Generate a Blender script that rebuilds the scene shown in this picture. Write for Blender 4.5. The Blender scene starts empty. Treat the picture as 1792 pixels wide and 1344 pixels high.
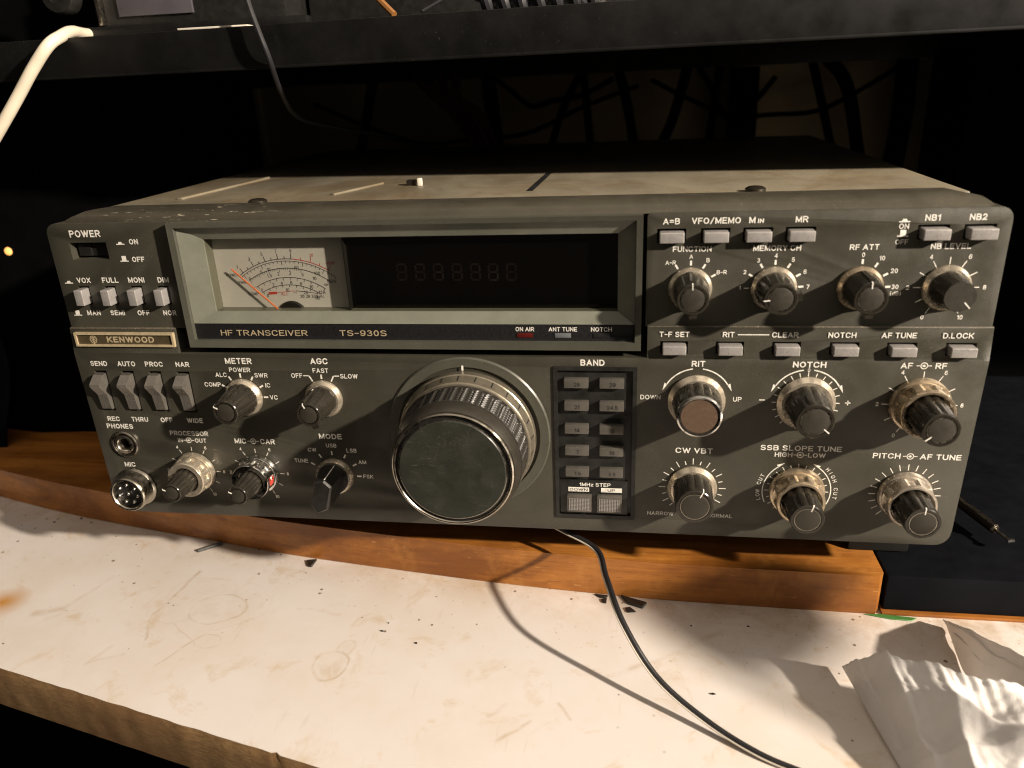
import bpy, bmesh, math, random
from mathutils import Vector, Matrix, noise
random.seed(7)
S = 0.001                       # everything below is written in millimetres
sc = bpy.context.scene
COL = sc.collection

# ------------------------------------------------------------------ camera, world, lamp, exposure
CAM = (55.2317, -292.0407, 185.6867)
ROT = ((0.988746, 0.143607, -0.041928), (0.014484, -0.370836, -0.928586), (-0.148900, 0.917528, -0.368742))
FPX = 1347.2
cd = bpy.data.cameras.new('camera'); cam = bpy.data.objects.new('camera', cd); COL.objects.link(cam)
r_, d_, f_ = (Vector(v) for v in ROT)
m = Matrix.Identity(4)
for i in range(3):
    m[i][0], m[i][1], m[i][2], m[i][3] = r_[i], -d_[i], -f_[i], CAM[i]*S
cam.matrix_world = m
cd.sensor_width = 36; cd.lens = FPX*36/1792; cd.clip_start = 0.01; cd.clip_end = 20
cd.dof.use_dof = True; cd.dof.focus_distance = 0.335; cd.dof.aperture_fstop = 10.0
sc.camera = cam

world = bpy.data.worlds.new('World'); sc.world = world; world.use_nodes = True
wn = world.node_tree; bg = wn.nodes['Background']          # the dim room: a faint glow from its ceiling, darkness elsewhere
wt = wn.nodes.new('ShaderNodeTexCoord'); wd = wn.nodes.new('ShaderNodeVectorMath'); wd.operation = 'DOT_PRODUCT'; wd.inputs[1].default_value = (.36, -.04, .93)
wn.links.new(wt.outputs['Generated'], wd.inputs[0]); wr = wn.nodes.new('ShaderNodeMapRange'); wr.inputs['From Min'].default_value = .22; wr.inputs['From Max'].default_value = 1
wr.inputs['To Min'].default_value = .028; wr.inputs['To Max'].default_value = .85; wn.links.new(wd.outputs['Value'], wr.inputs['Value']); wn.links.new(wr.outputs[0], bg.inputs[1])
bg.inputs[0].default_value = (1.0, 0.85, 0.70, 1)

ld = bpy.data.lights.new('lamp_bulb', 'POINT'); ld.energy = 300; ld.color = (1.0, 0.865, 0.715); ld.shadow_soft_size = 0.029
lamp = bpy.data.objects.new('lamp_bulb', ld); COL.objects.link(lamp); lamp.location = (1.400, -0.720, 0.760)

sc.view_settings.view_transform = 'Standard'; sc.view_settings.look = 'None'
sc.view_settings.exposure = 0.0; sc.view_settings.gamma = 1.0; sc.view_settings.use_curve_mapping = False
sc.render.engine = 'CYCLES'; sc.cycles.use_denoising = True; sc.cycles.max_bounces = 6; sc.cycles.pixel_filter_type = 'BLACKMAN_HARRIS'; sc.cycles.filter_width = 1.15
sc.cycles.sample_clamp_indirect = 4.0

# ------------------------------------------------------------------ measuring the place from the photograph
def ray(px, py):
    a, b = (px-896)/FPX, (py-672)/FPX
    return Vector([ROT[0][i]*a + ROT[1][i]*b + ROT[2][i] for i in range(3)])
def at_y(px, py, y):
    d = ray(px, py); return Vector(CAM) + d*((y-CAM[1])/d.y)
def at_z(px, py, z):
    d = ray(px, py); return Vector(CAM) + d*((z-CAM[2])/d.z)
PL = -2.5                        # the lower panel face stands 2.5 mm proud of the upper one
def low(x, z):
    k = (PL-CAM[1])/(-CAM[1]); return CAM[0]+(x-CAM[0])*k, CAM[2]+(z-CAM[2])*k

# ------------------------------------------------------------------ materials
def ramp(nt, fac, stops):
    n = nt.nodes.new('ShaderNodeValToRGB'); e = n.color_ramp.elements
    while len(e) < len(stops): e.new(0.5)
    for el, (p, c) in zip(e, stops):
        el.position = p; el.color = (c, c, c, 1) if not isinstance(c, tuple) else (*c, 1)
    nt.links.new(fac, n.inputs[0]); return n.outputs[0]
def tex(nt, scale, detail=4, rough=.55, vec=None, dist=0):
    n = nt.nodes.new('ShaderNodeTexNoise'); n.inputs['Scale'].default_value = scale
    n.inputs['Detail'].default_value = detail; n.inputs['Roughness'].default_value = rough; n.inputs['Distortion'].default_value = dist
    if vec: nt.links.new(vec, n.inputs['Vector'])
    return n.outputs['Fac']
def mixc(nt, fac, a, b, mode='MIX'):
    n = nt.nodes.new('ShaderNodeMix'); n.data_type = 'RGBA'; n.blend_type = mode
    for s, v in ((0, fac), (6, a), (7, b)):
        if hasattr(v, 'is_linked'): nt.links.new(v, n.inputs[s])
        elif s == 0: n.inputs[0].default_value = v
        else: n.inputs[s].default_value = (*v, 1)
    return n.outputs[2]
def mth(nt, op, a, b=None, c=None, clamp=False):
    n = nt.nodes.new('ShaderNodeMath'); n.operation = op; n.use_clamp = clamp
    for i, v in enumerate((a, b, c)):
        if v is None: continue
        if hasattr(v, 'is_linked'): nt.links.new(v, n.inputs[i])
        else: n.inputs[i].default_value = v
    return n.outputs[0]
def geo_pos(nt, stretch=(1, 1, 1)):
    n = nt.nodes.new('ShaderNodeNewGeometry'); mp = nt.nodes.new('ShaderNodeMapping')
    mp.inputs['Scale'].default_value = stretch; nt.links.new(n.outputs['Position'], mp.inputs['Vector']); return mp.outputs[0]
def mat(name, col, rough=.5, metal=0., var=.12, vscale=60, dust=0., dustcol=(.34, .27, .18), dscale=260, thr=.62,
        bump=0., bscale=400, stretch=(1, 1, 1), coat=0., spec=.5, rvar=.12, extra=None):
    M = bpy.data.materials.new(name); M.use_nodes = True; nt = M.node_tree; p = nt.nodes['Principled BSDF']
    v = geo_pos(nt, stretch)
    f = tex(nt, vscale, 5, .6, v)
    c = mixc(nt, ramp(nt, f, [(.3, 0.), (.7, 1.)]), tuple(x*(1-var) for x in col), tuple(min(1, x*(1+var)) for x in col))
    if dust:
        sp = tex(nt, dscale*8, 2, .5, v); cl = tex(nt, dscale/6, 4, .6, v)
        k = mth(nt, 'MULTIPLY', ramp(nt, sp, [(thr, 0.), (thr+.1, 1.)]), ramp(nt, cl, [(.42, .1), (.68, 1.)]))
        c = mixc(nt, mth(nt, 'MULTIPLY', k, dust), c, dustcol)
    if extra: c = extra(nt, c)
    nt.links.new(c, p.inputs['Base Color'])
    rr = ramp(nt, tex(nt, vscale*2.3, 4, .6, v), [(.3, max(.02, rough-rvar)), (.7, min(1, rough+rvar))])
    nt.links.new(rr, p.inputs['Roughness'])
    p.inputs['Metallic'].default_value = metal; p.inputs['Coat Weight'].default_value = coat
    p.inputs['Specular IOR Level'].default_value = spec
    if bump:
        b = nt.nodes.new('ShaderNodeBump'); b.inputs['Strength'].default_value = bump; b.inputs['Distance'].default_value = .0004
        nt.links.new(tex(nt, bscale, 5, .6, v), b.inputs['Height']); nt.links.new(b.outputs[0], p.inputs['Normal'])
    return M
def emat(name, col, strength):
    M = bpy.data.materials.new(name); M.use_nodes = True; p = M.node_tree.nodes['Principled BSDF']
    p.inputs['Base Color'].default_value = (*col, 1); p.inputs['Emission Color'].default_value = (*col, 1); p.inputs['Emission Strength'].default_value = strength
    return M

def chips(nt, c):               # paint worn to bright metal along the bezel's crest
    n = tex(nt, 1, 3, .65, geo_pos(nt, (130, 600, 2600))); g = tex(nt, 1, 3, .6, geo_pos(nt, (11, 30, 30)))
    k = mth(nt, 'MULTIPLY', ramp(nt, n, [(.64, 0.), (.67, 1.)]), ramp(nt, g, [(.56, 0.), (.62, 1.)]))
    return mixc(nt, k, c, (.60, .54, .42))
OLIVE = (.0420, .0400, .0300)
M = {}
M['panel'] = mat('panel_olive_paint', OLIVE, .40, var=.14, vscale=38, dust=.55, dustcol=(.26, .215, .14), dscale=300, thr=.62, bump=.12, bscale=1800)
M['bezel'] = mat('bezel_olive_paint', (.052, .047, .034), .40, var=.15, vscale=60, dust=.5, thr=.64, extra=chips, bump=.1, bscale=900)
M['ledge'] = mat('dusty_ledge_paint', (.066, .057, .041), .6, var=.22, vscale=70, dust=.9, thr=.55, bump=.15, bscale=900)
M['frame'] = mat('display_frame_paint', (.150, .155, .122), .38, var=.12, vscale=80, dust=.25, bump=.1, bscale=1500)
M['rim'] = mat('display_rim_paint', (.066, .066, .052), .36, var=.1, vscale=80, dust=.25)
M['white'] = mat('white_print', (.72, .70, .64), .55, var=.22, vscale=700)
M['ink'] = mat('black_print', (.012, .012, .012), .5)
M['redink'] = mat('red_print', (.55, .06, .04), .5)
M['blackpl'] = mat('black_plastic', (.012, .012, .011), .42, var=.3, vscale=120, dust=.35, dustcol=(.13, .11, .08), thr=.64)
M['knob'] = mat('smoky_knob_plastic', (.022, .0195, .015), .2, spec=.4, var=.25, vscale=140, dust=.35, dustcol=(.2, .16, .1), thr=.6, rvar=.08)
M['knobcap'] = mat('knob_cap_grey', (.030, .0265, .020), .5, spec=.35, var=.12, vscale=180, dust=.3, thr=.64)
M['ritcap'] = mat('knob_cap_brown', (.082, .050, .030), .6, var=.18, vscale=500, dust=.3)
M['lever'] = mat('lever_knob_plastic', (.009, .0085, .0075), .42, var=.2, vscale=140, dust=.3)
M['alu'] = mat('worn_aluminium', (.72, .64, .51), .27, metal=.82, var=.12, vscale=160, dust=.15, dustcol=(.36, .26, .14), thr=.56, rvar=.1)
M['gold'] = mat('tarnished_aluminium', (.56, .46, .33), .28, metal=.82, var=.22, vscale=180, dust=.45, dustcol=(.25, .16, .08), thr=.54)
M['chrome'] = mat('chromed_ring', (.78, .76, .72), .16, metal=1, var=.08, vscale=200, dust=.3, rvar=.07)
M['steel2'] = mat('grey_aluminium', (.56, .50, .42), .28, metal=.75, var=.2, vscale=180, dust=.35, dustcol=(.25, .18, .1), thr=.56)
M['ringgrey'] = mat('index_ring_grey', (.27, .24, .185), .32, metal=.7, var=.18, vscale=120, dust=.3, dustcol=(.25, .19, .1), thr=.58)
M['rimsteel'] = mat('tuning_rim_steel', (.50, .46, .39), .22, metal=1, var=.25, vscale=90, dust=.3)
M['steel'] = mat('dull_steel', (.42, .39, .33), .3, metal=1, var=.15, vscale=200, dust=.25)
M['brass'] = mat('worn_brass_print', (.60, .49, .31), .38, metal=.35, var=.2, vscale=300)
M['badge'] = mat('badge_plate', (.085, .066, .036), .42, metal=.3, var=.15, vscale=300)
M['button'] = mat('button_grey', (.36, .345, .335), .34, metal=.35, var=.10, vscale=300, dust=.55, dustcol=(.22, .16, .09), thr=.58)
M['key'] = mat('key_grey', (.095, .088, .076), .42, metal=.2, var=.1, vscale=300, dust=.45, thr=.6)
M['switch'] = mat('switch_grey', (.135, .125, .11), .28, metal=.3, var=.15, vscale=300, dust=.6, dustcol=(.28, .22, .15), thr=.56)
M['rubber'] = mat('knurled_rubber', (.022, .020, .016), .42, var=.2, vscale=200, dust=.4, dustcol=(.15, .12, .08), thr=.6)
def scuffs(nt, c):
    k = ramp(nt, tex(nt, 1, 3, .6, geo_pos(nt, (260, 100, 1500)), 1.2), [(.60, 0.), (.68, .5)])
    g = ramp(nt, tex(nt, 55, 3, .6, geo_pos(nt)), [(.5, 0.), (.66, 1.)])
    c = mixc(nt, mth(nt, 'MULTIPLY', k, g), c, (.13, .125, .095))
    return mixc(nt, ramp(nt, tex(nt, 70, 5, .65, geo_pos(nt)), [(.5, 0.), (.8, .18)]), c, (.075, .072, .055))
M['tunecap'] = mat('tuning_cap_green_grey', (.023, .025, .0195), .38, extra=scuffs, var=.10, vscale=60, dust=.22, dustcol=(.17, .16, .12), thr=.60, dscale=200)
M['darkmetal'] = mat('dark_metal_ring', (.05, .045, .036), .38, metal=.5, var=.15, vscale=120)
M['meter'] = mat('meter_card', (.62, .62, .595), .6, var=.06, vscale=60)
M['needle'] = mat('orange_needle', (.85, .20, .05), .4)
M['disp'] = mat('dark_display_glass', (.0025, .0020, .0020), .10, var=.2, rvar=.03)
M['ghost'] = mat('unlit_digit', (.0055, .0026, .0022), .5)
M['strip'] = mat('black_ribbed_strip', (.009, .009, .010), .45, var=.6, vscale=900, stretch=(1, 1, 2.2))
M['redlamp'] = mat('dark_red_lens', (.08, .01, .008), .2)
M['greylamp'] = mat('grey_lens', (.12, .13, .14), .25)
def stains(nt, c):
    k = ramp(nt, tex(nt, 1, 5, .65, geo_pos(nt, (22, 12, 1)), .8), [(.46, 0.), (.66, .65)])
    c = mixc(nt, k, c, (.13, .085, .04))
    return mixc(nt, ramp(nt, tex(nt, 1, 3, .6, geo_pos(nt, (9, 45, 1))), [(.5, 0.), (.8, .5)]), c, (.30, .24, .15))
M['cover'] = mat('cover_painted_steel', (.215, .19, .14), .42, extra=stains, var=.16, vscale=28, dust=.5, dustcol=(.36, .25, .12), dscale=160, thr=.56, bump=.1, bscale=500, stretch=(1, .5, 1))
M['chassis'] = mat('chassis_dark', (.008, .008, .007), .7, spec=.2)
M['screw'] = mat('dark_screw', (.05, .042, .032), .35, metal=.7)
M['blackmetal'] = mat('black_shelf_paint', (.0055, .0054, .0053), .5, var=.25, spec=.3, vscale=30, dust=.35, dustcol=(.12, .11, .09), thr=.68, dscale=120)
M['black'] = mat('matt_black', (.0018, .0019, .0022), .9, var=.3, spec=.03)
M['blackcloth'] = mat('dark_blue_cloth', (.0035, .0045, .008), .9, var=.3, spec=.05)
M['traymat'] = mat('black_vinyl', (.0035, .0040, .0058), .7, var=.3, spec=.08, dust=.25, dustcol=(.05, .05, .05), thr=.66)
M['wall'] = mat('tan_wall', (.46, .385, .25), .9, var=.25, vscale=9)
M['trim'] = mat('pale_trim', (.42, .38, .31), .8)
M['floor'] = mat('dark_floor', (.0012, .0011, .001), .95, spec=.0)
M['wcable'] = mat('white_cable', (.74, .66, .52), .45, var=.08, vscale=90, dust=.3, thr=.66)
M['bcable'] = mat('black_cable', (.016, .015, .016), .38, var=.2)
M['gcable'] = mat('grey_cable', (.018, .018, .021), .45, var=.2)
M['wirew'] = mat('pale_wire_insulation', (.62, .56, .47), .3)
M['redwire'] = mat('dark_red_insulation', (.09, .012, .01), .6)
M['orange'] = mat('orange_brown', (.25, .11, .03), .5)
M['tag'] = mat('pale_paper', (.72, .66, .56), .6)
M['green'] = mat('green_plastic', (.045, .15, .03), .5)
M['led'] = emat('amber_lamp', (1.0, .46, .13), 1.1)
M['carton'] = mat('brown_cardboard', (.30, .20, .11), .85, var=.12)
M['greyface'] = mat('grey_face', (.085, .078, .088), .35)

def tissue_mat():
    T = mat('tissue_paper', (.90, .88, .86), .85, var=.05, vscale=120, bump=.35, bscale=1500, stretch=(1, 1, .3), spec=.15)
    nt = T.node_tree; p = nt.nodes['Principled BSDF']; o = nt.nodes['Material Output']
    t = nt.nodes.new('ShaderNodeBsdfTranslucent'); t.inputs[0].default_value = (.8, .72, .64, 1)
    mx = nt.nodes.new('ShaderNodeMixShader'); mx.inputs[0].default_value = .18
    nt.links.new(p.outputs[0], mx.inputs[1]); nt.links.new(t.outputs[0], mx.inputs[2]); nt.links.new(mx.outputs[0], o.inputs[0])
    return T
M['tissue'] = tissue_mat()
def pane_mat():
    T = bpy.data.materials.new('clear_window'); T.use_nodes = True; nt = T.node_tree; o = nt.nodes['Material Output']; nt.nodes.remove(nt.nodes['Principled BSDF'])
    tr = nt.nodes.new('ShaderNodeBsdfTransparent'); tr.inputs[0].default_value = (.88, .87, .84, 1)
    g = nt.nodes.new('ShaderNodeBsdfGlossy'); g.inputs['Roughness'].default_value = .05
    f = nt.nodes.new('ShaderNodeLayerWeight'); f.inputs[0].default_value = .5
    k = mth(nt, 'MULTIPLY_ADD', mth(nt, 'POWER', f.outputs['Facing'], 5.), .8, .035, clamp=True)
    mx = nt.nodes.new('ShaderNodeMixShader'); nt.links.new(k, mx.inputs[0])
    nt.links.new(tr.outputs[0], mx.inputs[1]); nt.links.new(g.outputs[0], mx.inputs[2]); nt.links.new(mx.outputs[0], o.inputs[0])
    return T
M['pane'] = pane_mat()

def wood_mat():
    def ex(nt, c):
        v = geo_pos(nt, (7, 130, 130)); n = tex(nt, 1, 8, .7, v, .8)
        c = mixc(nt, ramp(nt, n, [(.35, 0.), (.65, 1.)]), (.22, .072, .011), (.50, .200, .036))
        k = ramp(nt, tex(nt, 20, 5, .65, geo_pos(nt, (.6, 1, 1)), .5), [(.42, 0.), (.66, .8)])
        c = mixc(nt, k, c, (.15, .048, .009))
        po = ramp(nt, tex(nt, 1, 2, .5, geo_pos(nt, (60, 1100, 1100))), [(.64, 0.), (.70, .55)])
        c = mixc(nt, po, c, (.12, .045, .012))
        lg = ramp(nt, tex(nt, 45, 5, .7, geo_pos(nt, (1, 1, .6))), [(.55, 0.), (.72, .28)])
        c = mixc(nt, lg, c, (.62, .30, .08))
        s = ramp(nt, tex(nt, 1, 3, .6, geo_pos(nt, (90, 900, 900))), [(.68, 0.), (.73, .6)])
        return mixc(nt, s, c, (.60, .36, .14))
    return mat('varnished_wood', (.4, .17, .04), .42, extra=ex, bump=.25, bscale=350, stretch=(.25, 1, 1), rvar=.15)
M['wood'] = wood_mat()

def laminate_mat():
    def ex(nt, c):
        g = nt.nodes.new('ShaderNodeNewGeometry'); P0 = g.outputs['Position']
        nz = nt.nodes.new('ShaderNodeTexNoise'); nz.inputs['Scale'].default_value = 60; nt.links.new(P0, nz.inputs['Vector'])
        sb = nt.nodes.new('ShaderNodeVectorMath'); sb.operation = 'SUBTRACT'; nt.links.new(nz.outputs['Color'], sb.inputs[0]); sb.inputs[1].default_value = (.5, .5, .5)
        ml = nt.nodes.new('ShaderNodeVectorMath'); ml.operation = 'MULTIPLY_ADD'; nt.links.new(sb.outputs[0], ml.inputs[0]); ml.inputs[1].default_value = (.006, .006, 0); nt.links.new(P0, ml.inputs[2])
        P = ml.outputs[0]; tot = None
        brk = ramp(nt, tex(nt, 110, 4, .7, P0), [(.38, .15), (.62, 1.)])
        def add(f, k):
            nonlocal tot
            f = mth(nt, 'MULTIPLY', f, k); tot = f if tot is None else mth(nt, 'MAXIMUM', tot, f)
        def ring(cx, cy, rx, ry, w, k, fill=0.):
            mp = nt.nodes.new('ShaderNodeMapping'); mp.inputs['Scale'].default_value = (1000/rx, 1000/ry, 0); mp.inputs['Location'].default_value = (-cx/rx, -cy/ry, 0)
            nt.links.new(P, mp.inputs[0]); ln = nt.nodes.new('ShaderNodeVectorMath'); ln.operation = 'LENGTH'; nt.links.new(mp.outputs[0], ln.inputs[0])
            d = ln.outputs['Value']; e = mth(nt, 'ABSOLUTE', mth(nt, 'SUBTRACT', d, 1.))
            add(mth(nt, 'SUBTRACT', 1., mth(nt, 'DIVIDE', e, w/rx), clamp=True), k)
            if fill: add(mth(nt, 'MULTIPLY', mth(nt, 'SUBTRACT', 1.05, d, clamp=True), 2., clamp=True), fill)
        def seg(a, b, w, k):
            ax, ay = a[0]*S, a[1]*S; bx, by = b[0]*S-ax, b[1]*S-ay; L = bx*bx+by*by
            s1 = nt.nodes.new('ShaderNodeVectorMath'); s1.operation = 'SUBTRACT'; nt.links.new(P, s1.inputs[0]); s1.inputs[1].default_value = (ax, ay, 0)
            s2 = nt.nodes.new('ShaderNodeVectorMath'); s2.operation = 'MULTIPLY'; nt.links.new(s1.outputs[0], s2.inputs[0]); s2.inputs[1].default_value = (1, 1, 0)
            dt = nt.nodes.new('ShaderNodeVectorMath'); dt.operation = 'DOT_PRODUCT'; nt.links.new(s2.outputs[0], dt.inputs[0]); dt.inputs[1].default_value = (bx/L, by/L, 0)
            h = mth(nt, 'MULTIPLY', dt.outputs['Value'], 1., clamp=True)
            sc_ = nt.nodes.new('ShaderNodeVectorMath'); sc_.operation = 'SCALE'; sc_.inputs[0].default_value = (bx, by, 0); nt.links.new(h, sc_.inputs['Scale'])
            di = nt.nodes.new('ShaderNodeVectorMath'); di.operation = 'DISTANCE'; nt.links.new(s2.outputs[0], di.inputs[0]); nt.links.new(sc_.outputs[0], di.inputs[1])
            add(mth(nt, 'SUBTRACT', 1., mth(nt, 'DIVIDE', di.outputs['Value'], w*S), clamp=True), k)
        ring(-67, -50, 7.2, 8.5, 1.0, .42, .16); ring(-63, -39, 3.6, 4.2, .9, .25, .08)
        ring(-134, -19, 13.5, 10.5, 1.1, .40, .14); ring(-152, -24, 9, 7, .8, .22); ring(-127, -41, 6, 4.5, .9, .30, .1)
        ring(-148, -8, 16, 12, .8, .20); ring(-140, -16, 30, 19, 1.5, .10, .10); ring(-150, -30, 22, 12, 1.2, .08, .07)
        for a, b, w, k in (((-158, 8), (-162, -28), 1.3, .5), ((-162, -28), (-156, -43), 1.0, .35), ((-132, -39), (-142, -58), .8, .4),
                           ((-221, -30), (-209, -26), 3, .35), ((-209, -26), (-200, 0), 1.6, .25), ((-150, -31), (-132, -43), .7, .3),
                           ((-169, -48), (-172, -60), 1.5, .3), ((-172, -60), (-160, -52), 1.2, .25), ((-95, -15), (-75, -18), 1.5, .25),
                           ((50, -46), (100, -12), 2.0, .32), ((100, -12), (118, -14), 1.2, .25), ((20, -72), (10, -82), 1.4, .4), ((31, -62), (36, -70), 1.2, .35), ((10, -64), (4, -70), 1.4, .35)):
            seg(a, b, w, k)
        tot = mth(nt, 'MULTIPLY', mth(nt, 'MULTIPLY', tot, brk), 1.15, clamp=True)
        c = mixc(nt, ramp(nt, tex(nt, 16, 5, .65, P0), [(.40, 0.), (.70, .5)]), c, (.56, .47, .36))
        c = mixc(nt, ramp(nt, tex(nt, 48, 6, .7, P0, .5), [(.56, 0.), (.70, .5)]), c, (.50, .36, .19))
        c = mixc(nt, tot, c, (.36, .22, .075))
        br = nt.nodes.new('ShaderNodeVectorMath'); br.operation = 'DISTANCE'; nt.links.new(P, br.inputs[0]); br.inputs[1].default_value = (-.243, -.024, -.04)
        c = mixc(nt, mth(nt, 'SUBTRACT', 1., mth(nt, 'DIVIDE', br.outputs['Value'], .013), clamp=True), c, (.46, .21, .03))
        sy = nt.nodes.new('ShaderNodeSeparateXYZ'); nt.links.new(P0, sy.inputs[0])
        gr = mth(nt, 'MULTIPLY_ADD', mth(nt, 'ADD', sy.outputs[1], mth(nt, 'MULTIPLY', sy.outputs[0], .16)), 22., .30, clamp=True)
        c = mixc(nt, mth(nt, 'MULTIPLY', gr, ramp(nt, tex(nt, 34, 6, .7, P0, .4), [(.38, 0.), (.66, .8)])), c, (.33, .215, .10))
        # crumbs and grit, thicker towards the wooden board
        sx = nt.nodes.new('ShaderNodeSeparateXYZ'); nt.links.new(P0, sx.inputs[0])
        near = mth(nt, 'MULTIPLY_ADD', mth(nt, 'ADD', sx.outputs[1], mth(nt, 'MULTIPLY', sx.outputs[0], .14)), 14., .55, clamp=True)
        vo = nt.nodes.new('ShaderNodeTexVoronoi'); vo.inputs['Scale'].default_value = 300; nt.links.new(P0, vo.inputs['Vector'])
        cell = nt.nodes.new('ShaderNodeSeparateColor'); nt.links.new(vo.outputs['Color'], cell.inputs[0])
        keep = mth(nt, 'LESS_THAN', cell.outputs[0], mth(nt, 'MULTIPLY_ADD', mth(nt, 'MULTIPLY', near, tex(nt, 22, 3, .6, P0)), .62, .02))
        rad = mth(nt, 'MULTIPLY_ADD', cell.outputs[1], .20, .05)
        grit = mth(nt, 'MULTIPLY', keep, mth(nt, 'LESS_THAN', vo.outputs['Distance'], rad))
        c = mixc(nt, mth(nt, 'MULTIPLY', grit, mth(nt, 'MULTIPLY_ADD', cell.outputs[2], .7, .2)), c, (.12, .075, .04))
        v2 = nt.nodes.new('ShaderNodeTexVoronoi'); v2.inputs['Scale'].default_value = 620; nt.links.new(P0, v2.inputs['Vector'])
        c2 = nt.nodes.new('ShaderNodeSeparateColor'); nt.links.new(v2.outputs['Color'], c2.inputs[0])
        n2 = mth(nt, 'POWER', mth(nt, 'MULTIPLY_ADD', mth(nt, 'ADD', sx.outputs[1], mth(nt, 'MULTIPLY', sx.outputs[0], .14)), 12., .72, clamp=True), 2.)
        k2 = mth(nt, 'LESS_THAN', c2.outputs[0], mth(nt, 'MULTIPLY', n2, ramp(nt, tex(nt, 30, 4, .65, P0), [(.42, .02), (.66, .5)])))
        g2 = mth(nt, 'MULTIPLY', k2, mth(nt, 'LESS_THAN', v2.outputs['Distance'], mth(nt, 'MULTIPLY_ADD', c2.outputs[1], .28, .08)))
        c = mixc(nt, mth(nt, 'MULTIPLY', g2, mth(nt, 'MULTIPLY_ADD', c2.outputs[2], .55, .15)), c, (.20, .125, .06))
        # hairline scratches
        s = ramp(nt, tex(nt, 1, 2, .5, geo_pos(nt, (420, 45, 1))), [(.68, 0.), (.73, .18)])
        return mixc(nt, s, c, (.45, .38, .30))
    return mat('white_laminate', (.655, .612, .580), .42, extra=ex, var=.03, vscale=9, bump=.08, bscale=260)
M['laminate'] = laminate_mat()
def chip_mat():
    def ex(nt, c):
        n = tex(nt, 620, 4, .75, geo_pos(nt, (.45, .45, 1.6)))
        c = mixc(nt, ramp(nt, n, [(.35, 0.), (.65, 1.)]), (.20, .115, .045), (.36, .22, .095))
        return mixc(nt, ramp(nt, tex(nt, 34, 4, .6, geo_pos(nt)), [(.4, 0.), (.65, .7)]), c, (.20, .10, .04))
    return mat('particle_board_edge', (.3, .2, .1), .8, extra=ex, bump=.25, bscale=1300)
M['chip'] = chip_mat()

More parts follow.
